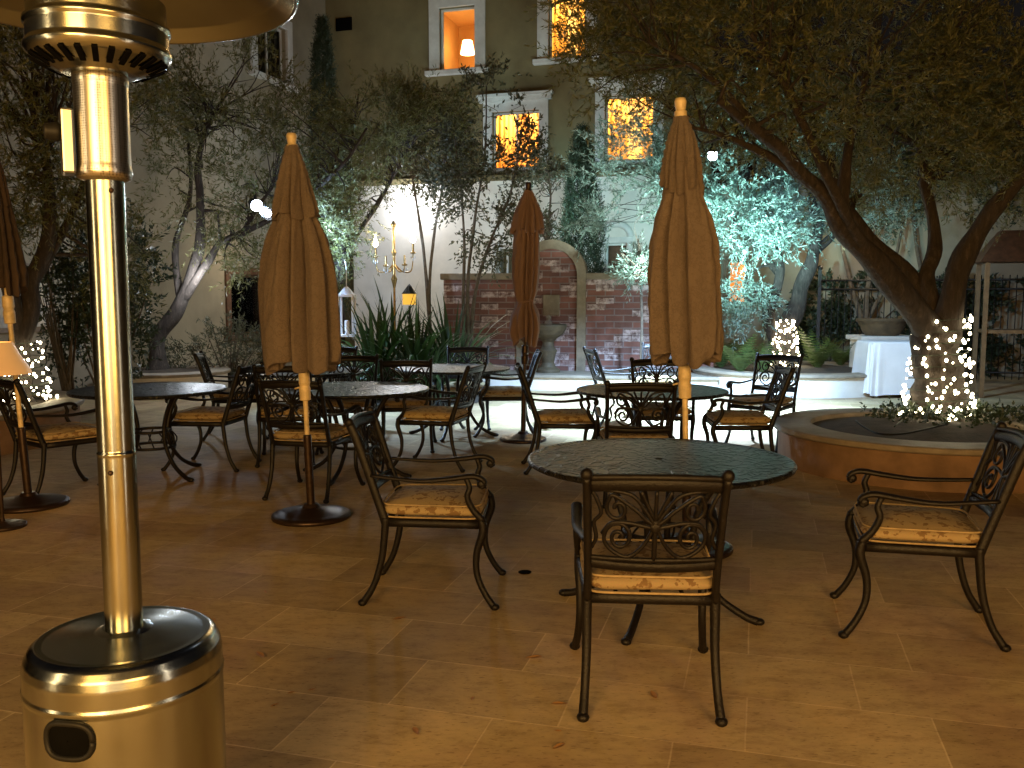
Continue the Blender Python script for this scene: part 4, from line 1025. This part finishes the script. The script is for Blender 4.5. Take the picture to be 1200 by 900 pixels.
# left wing
Cc = O0 + U * xl
U2 = Nn * 1.0; N2 = -U          # local x runs away from the viewer along the wing, local y points into the wing (left)
LW = thing('hotel_wing', 'pale stucco wing receding along the left side behind the trees', 'building', tuple(Cc - Nn * 12.5), PI / 2 - BA)
O2 = np.array(Cc - Nn * 12.5)
w5 = rect(299, 26, 336, 92, O2, U2, N2); w6 = rect(268, 322, 312, 392, O2, U2, N2)
z5 = sorted(w5[2:]); 
w5z = (hit(318, 92, O2, U2, N2)[1], hit(318, 26, O2, U2, N2)[1]); w6z = (hit(290, 392, O2, U2, N2)[1], hit(290, 322, O2, U2, N2)[1])
w5 = (w5[0], w5[1], *w5z); w6 = (w6[0], w6[1], *w6z)
wall_holes(0, 12.5, 0, 12.5, [w5, w6], .25).build('wing_wall', tan_st, LW)
window(LW, *w5, room=None, fw=.2, mull=True)
q = MB(); q.box((w5[0], .24, w5[2]), (w5[1], .26, w5[3])); q.build('dark_backing', dark_wood, LW)  # dark sheet closing the wing window behind its pane
w = window(LW, *w6, room={'m': dark_wood, 'p': 6}, fr_m=dark_wood, fw=.14, sill=True, mull=False)
q = MB(); q.box((.6, -.035, .02), (7.9, -.003, 3.0)); 
# window reflection of an indoor picture, added as an object on the wing wall
w7 = rect(-20, 309, 62, 389, O2, U2, N2); z7 = (hit(30, 389, O2, U2, N2)[1], hit(30, 309, O2, U2, N2)[1])
FP = thing('reflected_picture', 'reflection of an indoor framed picture, built on the wall at the left edge above the lamp shade', 'picture', tuple(O2 + U2 * w7[0] - N2 * .06), PI / 2 - BA)
wd = w7[1] - w7[0]; m = MB()
for lo, hi in (((0, 0, z7[0]), (wd, .05, z7[0] + .07)), ((0, 0, z7[1] - .07), (wd, .05, z7[1])), ((0, 0, z7[0] + .07), (.07, .05, z7[1] - .07)), ((wd - .07, 0, z7[0] + .07), (wd, .05, z7[1] - .07))): m.box(lo, hi)
m.build('frame', gold_wood, FP)
pt = NT('reflected_painting'); v = pt.obj((1, 1, 1)); nn_ = pt.noise(v, 2.4, 3, .5)
pt.set(Base_Color=pt.ramp(nn_.outputs['Fac'], [(.35, (.30, .27, .2)), (.48, (.45, .38, .25)), (.55, (.25, .24, .22)), (.7, (.5, .45, .35))]), Roughness=.5)
m = MB(); m.box((.07, .02, z7[0] + .07), (wd - .07, .04, z7[1] - .07)); m.build('canvas', pt.m, FP)

# annex on the right
O3 = O0 + U * (xr + .02) - Nn * .3
AX = thing('annex_building', 'low tan building behind the iron fence at right', 'building', tuple(O3), -BA)
dw = rect(853, 305, 874, 356, O3)
ax = wall_holes(0, 13, 0, 3.6, [dw], .25); ax.build('annex_wall', tan_st, AX)
q = MB(); q.box((-.05, -.25, 3.602), (13.1, .4, 3.72), .02); q.build('eave', dark_wood, AX)
window(AX, *dw, room={'m': room_m, 'p': 40, 'low': True}, fr_m=gold_wood, fw=.08, sill=False)

# iron fence
FO = np.array(at(960, 349, 16.2)); FO[2] = 0
FN = thing('iron_fence', 'black iron railing fence behind the cloth covered table', 'fence', tuple(FO), -BA)
Lf = 9.0
m = MB()
for z in (.18, 1.62, 1.78): m.tube([(0, 0, z), (Lf, 0, z)], .018, 2, 6)
k = 0
x = .11
while x < Lf:
    m.tube([(x, 0, .06), (x, 0, 1.86)], .009, 2, 5); x += .11
m.build('railing', iron, FN)
for i in range(5):
    q = MB(); q.box((i * 2.2 - .03, -.03, 0), (i * 2.2 + .03, .03, 1.98)); q.sphere((i * 2.2, 0, 2.01), .05, 10, 6); q.build('post', iron, FN)

# wooden kiosk frame at far right
kx = at(1182, 380, 13.2)[0]
KS = thing('wooden_kiosk', 'wooden post frame with hipped hood at the right edge beside the fence', 'kiosk', (kx, 13.2, 0), -BA)
for sx in (-1, 1):
    for sy in (-1, 1):
        q = MB(); q.box((sx * .38 - .03, sy * .3 - .03, 0), (sx * .38 + .03, sy * .3 + .03, 1.98)); q.build('post', gold_wood, KS)
q = MB(); q.add([(-.5, -.42, 1.99), (.5, -.42, 1.99), (.5, .42, 1.99), (-.5, .42, 1.99), (-.18, -.12, 2.45), (.18, -.12, 2.45), (.18, .12, 2.45), (-.18, .12, 2.45)], [(3, 2, 1, 0), (4, 5, 6, 7), (0, 1, 5, 4), (1, 2, 6, 5), (2, 3, 7, 6), (3, 0, 4, 7)], True); q.build('hood', dark_wood, KS)
q = MB(); q.box((-.37, -.29, .95), (.37, .29, 1.0)); q.build('shelf', gold_wood, KS)

# ------------------------------------------------------------------ fountain wall
FA = math.radians(9)
fu = np.array([math.cos(FA), -math.sin(FA), 0]); fn = np.array([math.sin(FA), math.cos(FA), 0])
FW0 = np.array(at(646, 349, 15.0)); FW0[2] = 0
FWT = thing('brick_wall', 'old red brick fountain wall with a tall stone edged arch', 'wall', tuple(FW0), -FA)
zcap = hit(560, 328, FW0, fu, fn)[1]; xa = hit(520, 349, FW0, fu, fn)[0]; xb = hit(838, 349, FW0, fu, fn)[0]
ro = (hit(687, 349, FW0, fu, fn)[0] - hit(606, 349, FW0, fu, fn)[0]) / 2; ri = ro - .15
ztop = hit(646, 281, FW0, fu, fn)[1]; zs = ztop - ro
def xz_prism(poly, y0, y1):
    n = len(poly); V = [(x, y0, z) for x, z in poly] + [(x, y1, z) for x, z in poly]
    return V, [tuple(range(n)), tuple(range(2 * n - 1, n - 1, -1))] + [(i, i + n, (i + 1) % n + n, (i + 1) % n) for i in range(n)]
m = MB(); m.box((xa, 0, 0), (-ro + .01, .30, zcap)); m.box((ro - .01, 0, 0), (xb, .30, zcap)); m.build('brickwork', brick_m, FWT)
m = MB(); poly = [(-ri - .02, 0), (ri + .02, 0), (ri + .02, zs)] + [((ri + .02) * math.cos(a), zs + (ri + .02) * math.sin(a)) for a in np.linspace(0, PI, 25)[1:-1]] + [(-ri - .02, zs)]
m.add(*xz_prism(poly, .03, .40), True); m.build('niche', brick_m, FWT)
m = MB(); outer = [(ro, 0), (ro, zs)] + [(ro * math.cos(a), zs + ro * math.sin(a)) for a in np.linspace(0, PI, 29)[1:-1]] + [(-ro, zs), (-ro, 0)]
inner = [(ri, 0), (ri, zs)] + [(ri * math.cos(a), zs + ri * math.sin(a)) for a in np.linspace(0, PI, 29)[1:-1]] + [(-ri, zs), (-ri, 0)]
n = len(outer); V = []
for y in (-.06, .42):
    V += [(x, y, z) for x, z in outer] + [(x, y, z) for x, z in inner]
F_ = []
for i in range(n - 1):
    F_ += [(i, i + 1, n + i + 1, n + i), (2 * n + i, 3 * n + i, 3 * n + i + 1, 2 * n + i + 1), (i, 2 * n + i, 2 * n + i + 1, i + 1), (n + i, n + i + 1, 3 * n + i + 1, 3 * n + i)]
m.add(V, F_, True); m.build('arch_surround', stone_m, FWT)
m = MB(); m.box((xa - .05, -.06, zcap + .002), (-ro - .003, .36, zcap + .11), .015); m.box((ro + .003, -.06, zcap + .002), (xb + .05, .36, zcap + .11), .015); m.build('coping', stone_m, FWT)
# ledge in front
m = MB(); x0 = hit(505, 349, FW0, fu, fn)[0]
LD = thing('stone_ledge', 'pale stone ledge along the foot of the brick fountain wall', 'ledge', tuple(FW0), -FA)
m = MB(); m.box((x0 + .6, -.95, 0), (xb, -.07, .20)); m.build('ledge_body', white_st, LD)
m = MB(); m.box((x0 + .55, -1.0, .202), (xb + .03, -.07, .25), .01); m.build('ledge_top', cap_m, LD)
# fountain
FT = thing('wall_fountain', 'ochre stone bowl fountain on a pedestal inside the brick arch', 'fountain', tuple(FW0 - fn * .42 + np.array([0, 0, .25])), -FA)
m = MB(); m.lathe([(.20, 0), (.20, .05), (.13, .09), (.10, .16), (.13, .30), (.15, .36), (.10, .42), (.09, .50), (.14, .55)], 32); m.build('pedestal', fount_m, FT)
m = MB(); m.lathe([(.02, .54), (.14, .555), (.24, .62), (.29, .70), (.31, .76), (.30, .79), (.27, .78), (.22, .70), (.12, .65), (.02, .64)], 40); m.build('bowl', fount_m, FT)
m = MB(); m.lathe([(.02, .64), (.05, .66), (.04, .74), (.07, .80), (.03, .86), (.045, .90), (.01, .94)], 20); m.build('spout', stone_m, FT)
TL = MB(); TL.box((-.14, -.02, .95), (.14, .026, 1.30), .012); o = TL.build('wall_plaque', stone_m, None, tuple(FW0)); o.rotation_euler = (0, 0, -FA); tag(o, 'square pale stone plaque above the fountain bowl', 'plaque')
o.location = tuple(FW0 - fn * .0 + np.array([0, 0, .22]))

# ------------------------------------------------------------------ cloth table + urn
cD = 13.3; cx_ = at(1045, 430, cD)[0]
CT = thing('cloth_table', 'small table under a floor length white cloth behind the strung trunk', 'table', (cx_, cD, 0))
m = MB(); m.box((-.42, -.3, .78), (.42, .3, .81)); m.build('tabletop', gold_wood, CT)
for sx in (-1, 1):
    for sy in (-1, 1):
        q = MB(); q.box((sx * .38 - .02, sy * .26 - .02, 0), (sx * .38 + .02, sy * .26 + .02, .779)); q.build('leg', gold_wood, CT)
m = MB(); nth = 160; V = []
def rr_sq(a, hx, hy): 
    c_, s_ = math.cos(a), math.sin(a); e = .25
    return (hx * math.copysign(abs(c_) ** e, c_), hy * math.copysign(abs(s_) ** e, s_))
lev = [(.0, .825, 0), (.6, .828, 0), (.97, .826, 0), (1.0, .815, 0), (1.01, .78, .003), (1.03, .6, .012), (1.05, .4, .02), (1.07, .2, .028), (1.08, .06, .034), (1.085, .05, .036)]
for f, z, w_ in lev:
    for j in range(nth):
        a = 2 * PI * j / nth; x, y = rr_sq(a, .45, .33); q = 1 + w_ * 1.6 * (math.sin(a * 17 + 1) + .6 * math.sin(a * 9 + 2)) / 1.0
        V.append((x * f * q, y * f * q, z + (.02 * math.sin(a * 4) if z < .1 else 0)))
F_ = []
for i in range(len(lev) - 1):
    for j in range(nth):
        j2 = (j + 1) % nth; F_.append((i * nth + j, i * nth + j2, (i + 1) * nth + j2, (i + 1) * nth + j))
m.add(V, F_); o = m.build('tablecloth', linen_m, None, (cx_, cD, .002)); tag(o, 'white cloth hanging in folds to the ground over the small table', 'tablecloth')
uD = 14.5; ux = at(1033, 400, uD)[0]
urn_m = simple('dark_ochre_stone', (.10, .065, .03), .8, 0, 7, .4, .4, 40)
UR = thing('stone_urn', 'squat ochre stone planter on a pale pedestal behind the white cloth', 'urn', (ux, uD, 0))
m = MB(); m.box((-.40, -.3, 0), (.40, .3, .78)); m.box((-.46, -.36, .781), (.46, .36, .86), .02); m.build('pedestal', white_st, UR)
m = MB(); m.lathe([(.02, .862), (.26, .862), (.30, .92), (.36, 1.05), (.40, 1.10), (.40, 1.13), (.34, 1.12), (.02, 1.08)], 40); m.build('bowl', urn_m, UR)

# ------------------------------------------------------------------ lamps
# window reflection of an indoor chandelier, added as an object in the bed
kD = 13.9; k0 = at(462, 330, kD)
KL = thing('reflected_chandelier', 'reflection of a gilt indoor chandelier with two lit candle bulbs and crystals above the strap plants', 'reflected_chandelier', (k0[0], kD, 0))
zt_ = at(462, 262, kD)[2]; zb_ = at(462, 330, kD)[2]; za = at(462, 300, kD)[2]; zf = at(440, 289, kD)[2]
m = MB(); m.lathe([(.16, 0), (.16, .03), (.03, .06), (.02, .10), (.018, zb_ - .1), (.035, zb_ - .02), (.05, zb_ + .04), (.025, zb_ + .10), (.022, za), (.04, za + .05), (.022, za + .10), (.02, zt_ - .06), (.045, zt_ - .02), (.01, zt_ + .04)], 20); m.build('column', gold_m, KL)
for k, (px, py) in enumerate(((440, 290), (484, 285), (452, 300), (474, 299))):
    p = np.array(at(px, py, kD - (.12 if k > 1 else 0))) - np.array([k0[0], kD, 0]); s_ = math.copysign(1, p[0])
    dark = k > 1
    q = MB(); q.tube([(0, 0, za - .12), (p[0] * .45, p[1] * .5, za - .24), (p[0] * .9, p[1] * .9, za - .22), (p[0], p[1], p[2] - .16)], [.014, .011, .010, .009], 20, 6)
    q.lathe([(.01, -.165), (.04, -.16), (.045, -.14), (.018, -.13), (.016, .0)], 16, tuple(p)); ar = q.build('arm', gold_m, KL)
    q = MB()
    for j in range(3):
        q.sphere((p[0] + .03 * (j - 1), p[1] - .01, p[2] - .22 - .03 * (j % 2)), .017, 6, 4, (.6, .6, 1.6))
    q.build('crystal', crystal_m, ar)
    if not dark:
        q = MB(); q.lathe([(.004, 0), (.034, .025), (.044, .06), (.032, .10), (.012, .15), (.002, .18)], 12, tuple(p)); q.build('candle_bulb', flame_m, ar)
        lamp('POINT', 'reflected_candle_light', (k0[0] + p[0], kD - .06, p[2] + .18), 14, (1, .86, .66), size=.04)
# bracket light on the pale wall behind saplings
def wall_spot(name, label, px, py, D_, power, col, bm=bulb_c, size=.05, light_off=(0, -.12, 0), r=.05):
    p = at(px, py, D_)
    t = thing(name, label, 'lamp', tuple(p))
    q = MB(); q.lathe([(.02, .16), (.05, .15), (.075, .02), (.06, 0)], 20, (0, 0, 0), axis=(0, .6, .8)); q.build('housing', black_plastic, t)
    q = MB(); q.sphere((0, -.03, -.02), r, 12, 8); q.build('bulb', bm, t)
    lamp('POINT', 'lamp_light', tuple(p + np.array(light_off)), power, col, size=size); return t

p = np.array(at(835, 182, 10.2))
HL = thing('hanging_lamp', 'small bare lamp hanging from the big tree right of the parasol top', 'lamp', tuple(p))
q = MB(); q.sphere((0, 0, 0), .055, 14, 10, (1, 1, 1.05)); q.build('bulb', bulb_c, HL)
q = MB(); q.lathe([(.056, .03), (.05, .06), (.03, .09), (.02, .14), (.004, .15)], 16); q.build('socket', black_plastic, HL)
q = MB(); q.tube([(0, 0, .14), (.05, -.3, .6), (.1, -.9, 1.0)], .006, 8, 5); q.build('cord', black_plastic, HL)
def flood(label, px, py, D_, aim, r=.10):
    p = np.array(at(px, py, D_)); t = thing('floodlight', label, 'lamp', tuple(p), group='floodlights in the trees')
    d = Vector(aim) - Vector(p); d.normalize()
    q = MB(); q.lathe([(.02, -.20), (.06, -.19), (.075, -.10), (.09, .0), (.085, .004), (.07, -.06)], 20, axis=tuple(d)); q.build('housing', black_plastic, t)
    q = MB(); q.lathe([(.002, -.012), (r, -.018), (r, -.030), (.002, -.03)], 20, axis=tuple(d)); q.build('lens', bulb_c, t)
    q = MB(); q.tube([tuple(-.12 * np.array(d)), tuple(-.12 * np.array(d) + np.array([0, .05, .12]))], .012, 3, 6); q.build('bracket', black_plastic, t)
    return p, np.array(d)
pF, dF = flood('larger glaring white floodlight in the tree left of the left parasol', 301, 241, 12.6, (1.0, 6.0, 0), .085)
flood('added small lens stretching the flare of the white floodlight left of the left parasol', 315, 251, 12.5, (2.0, 7.0, 0), .05)  # made-up second lens, added to draw out the floodlight's flare
pG, dG = flood('small white floodlight hung under a dark limb before the silver tree', 945, 222, 9.8, (4.3, 13.5, .8), .045)

# white lantern hanging from the tree
LN = np.array(at(407, 392, 12.9))
LT = thing('white_lantern', 'white framed lantern hanging beside the left parasol canopy', 'lantern', tuple(LN))
wz = at(407, 348, 12.9)[2] - LN[2]; hw = .10
for sx in (-1, 1):
    for sy in (-1, 1):
        q = MB(); q.box((sx * hw - .014, sy * hw - .014, 0), (sx * hw + .014, sy * hw + .014, wz)); q.build('post', linen_m, LT)
q = MB(); q.box((-.125, -.125, -.03), (.125, .125, -.001)); q.build('bottom', linen_m, LT)
q = MB(); q.box((-.125, -.125, wz + .001), (.125, .125, wz + .03)); q.lathe([(.15, wz + .03), (.05, wz + .13), (.02, wz + .15)], 4, a0=PI / 4); q.tube([(0, 0, wz + .14), (0, 0, wz + .42), (-.08, .3, wz + .55)], .007, 10, 5); q.build('roof', linen_m, LT)
q = MB(); q.lathe([(.035, 0), (.035, .2), (.01, .205)], 16); q.build('candle', linen_m, LT)

# window reflection of an indoor lamp, added as a standing object at left edge
fx, fy = at(-8, 420, 5.6)[0], 5.6
FLm = thing('reflected_lamp', 'reflection of an indoor lamp with glowing amber cloth shade at the left edge', 'lamp', (fx, fy, 0))
zl0 = at(0, 438, 5.6)[2]; zl1 = at(0, 401, 5.6)[2]
m = MB(); m.lathe([(.14, 0), (.14, .02), (.02, .04), (.012, .06), (.012, zl1 - .02)], 20); m.build('stand', sleeve_m, FLm)
m = MB(); m.lathe([(.215, zl0), (.205, zl0 + .03), (.15, zl0 + .12), (.115, zl1), (.11, zl1), (.145, zl0 + .12), (.199, zl0 + .03), (.21, zl0)], 40, closed=True); m.build('lamp_shade', shade_m, FLm)
lamp('POINT', 'reflected_lamp_light', (fx, fy, zl0 + .08), 3, (1, .6, .25), size=.05)
# amber lantern in the bed
aD = 14.3; ap_ = at(480, 357, aD)
AL = thing('garden_lantern', 'small amber glowing lantern half hidden among the strap plants', 'lantern', (ap_[0], aD, 0))
q = MB(); q.lathe([(.05, 0), (.02, .03), (.018, ap_[2] - .02)], 12); q.build('post', iron, AL)
q = MB(); q.box((-.10, -.10, ap_[2]), (.10, .10, ap_[2] + .17)); q.build('amber_glass', amber_pane, AL)
q = MB(); q.lathe([(.16, ap_[2] + .171), (.04, ap_[2] + .30), (.005, ap_[2] + .33)], 4, a0=PI / 4); q.build('roof', iron, AL)

# ------------------------------------------------------------------ lights
cool = (.42, .66, 1.0); teal = (.50, .95, 1.0); warm = (1, .53, .135)
lamp('SPOT', 'flood_beam', tuple(pF + dF * .1), 3600, cool, size=.08, target=(-1.0, 11.8, 0), spot=84, blend=.9)
lamp('POINT', 'flood_glow', tuple(pF + np.array([0, -.2, .0])), 14, cool, size=.08)
lamp('SPOT', 'tree_beam', tuple(pG + dG * .1), 950, (.42, .70, 1.), size=.08, target=(4.4, 13.3, .5), spot=100, blend=.9)
lamp('SPOT', 'hanging_lamp_light', tuple(p + np.array([0, 0, -.12])), 7000, cool, size=.08, target=(2.0, 11.2, 0), spot=104, blend=.9)
q = at(870, 330, 12.0); lamp('SPOT', 'tree_flood', tuple(q), 1300, teal, size=.08, target=tuple(at(868, 255, 13.7)), spot=95, blend=.8)
q = at(765, 330, 12.4); lamp('SPOT', 'tree_flood', tuple(q), 600, (.75, 1., 1.), size=.06, target=tuple(at(750, 285, 13.4)), spot=70, blend=.8)
q = at(360, 300, 12.2); lamp('SPOT', 'tree_flood', tuple(q), 700, cool, size=.06, target=tuple(at(395, 260, 13.4)), spot=90, blend=.8)
q = at(474, 232, 19.3); lamp('POINT', 'wall_wash', tuple(q), 85, (.95, .97, 1.), size=.1)
q = at(470, 245, 15.9); lamp('POINT', 'wall_wash', tuple(q), 85, (.88, .94, 1.), size=.1)
q = at(546, 306, 15.6); lamp('POINT', 'wall_wash', tuple(q), 60, (1, .85, .62), size=.1)
q = at(640, 250, 16.3); lamp('POINT', 'wall_wash', tuple(q), 50, teal, size=.1)
q = at(230, 330, 13.2); lamp('POINT', 'wing_wash', tuple(q), 55, (.85, .92, 1), size=.1)
q = at(985, 285, 16.0); lamp('POINT', 'annex_wash', tuple(q), 45, (1, .80, .52), size=.1)
q = at(1110, 300, 17.0); lamp('POINT', 'annex_wash', tuple(q), 22, (.9, .95, .9), size=.1)
q = at(300, 300, 16.8); lamp('POINT', 'wing_wash', tuple(q), 18, (1, .8, .55), size=.1)
# light from the restaurant behind the viewer; the narrow strips are added
lamp('AREA', 'restaurant_and_added_strip', (-1.8, -3.2, 2.2), 340, warm, size=2.2, sy=2.6, target=(-.2, 4.2, 0))
lamp('AREA', 'restaurant_and_added_strip', (2.6, -3.0, 2.0), 225, warm, size=2.2, sy=2.2, target=(1.2, 3.2, -.6))
lamp('AREA', 'restaurant_and_added_strip', (.4, -3.4, 1.7), 42, (1, .68, .34), size=2.2, sy=2.6, target=(.2, 3.2, 0))
lamp('AREA', 'restaurant_and_added_strip', (-3.6, .2, 1.6), 22, (1, .70, .35), size=.22, sy=2.4, target=(-.8, 2.0, 1.2))  # from here on unseen strip lights, added for streaks on the heater steel
lamp('AREA', 'restaurant_and_added_strip', (-.9, -1.6, 1.6), 8, (1, .90, .58), size=.16, sy=2.6, target=(-.85, 2.0, 1.2))
lamp('AREA', 'restaurant_and_added_strip', (2.3, .7, 1.5), 7, (1, .80, .6), size=.12, sy=2.4, target=(-.85, 2.0, 1.3))

W = bpy.data.worlds.new('World'); bpy.context.scene.world = W; W.use_nodes = True
nt = W.node_tree; bg = nt.nodes['Background']; sky = nt.nodes.new('ShaderNodeTexSky'); sky.sky_type = 'NISHITA'; sky.sun_disc = False
sky.sun_elevation = math.radians(-3); sky.sun_rotation = math.radians(150)
nt.links.new(sky.outputs[0], bg.inputs['Color']); bg.inputs['Strength'].default_value = .12
sl = bpy.data.lights.new('moon', 'SUN'); sl.energy = .012; sl.color = (.7, .8, 1); sl.angle = math.radians(.5); so = bpy.data.objects.new('moon', sl); C.objects.link(so); so.rotation_euler = (math.radians(50), 0, math.radians(150))

# ------------------------------------------------------------------ camera + render
cd = bpy.data.cameras.new('camera'); co = bpy.data.objects.new('camera', cd); C.objects.link(co)
co.location = (0, 0, CAM_H); co.rotation_euler = (PI / 2 - PITCH, 0, 0); cd.sensor_width = 36; cd.lens = 36 * F / 1200; cd.clip_end = 500; cd.clip_start = .05
S = bpy.context.scene; S.camera = co
S.view_settings.view_transform = 'Standard'; S.view_settings.look = 'None'; S.view_settings.gamma = 1; S.view_settings.exposure = 0; S.view_settings.use_curve_mapping = False
S.render.engine = 'CYCLES'; S.cycles.use_denoising = True
try: S.cycles.denoiser = 'OPENIMAGEDENOISE'
except Exception: pass
S.cycles.max_bounces = 6; S.cycles.diffuse_bounces = 3; S.cycles.glossy_bounces = 3; S.cycles.transparent_max_bounces = 12
S.cycles.sample_clamp_indirect = 4; S.cycles.use_light_tree = True; S.cycles.caustics_reflective = False; S.cycles.caustics_refractive = False
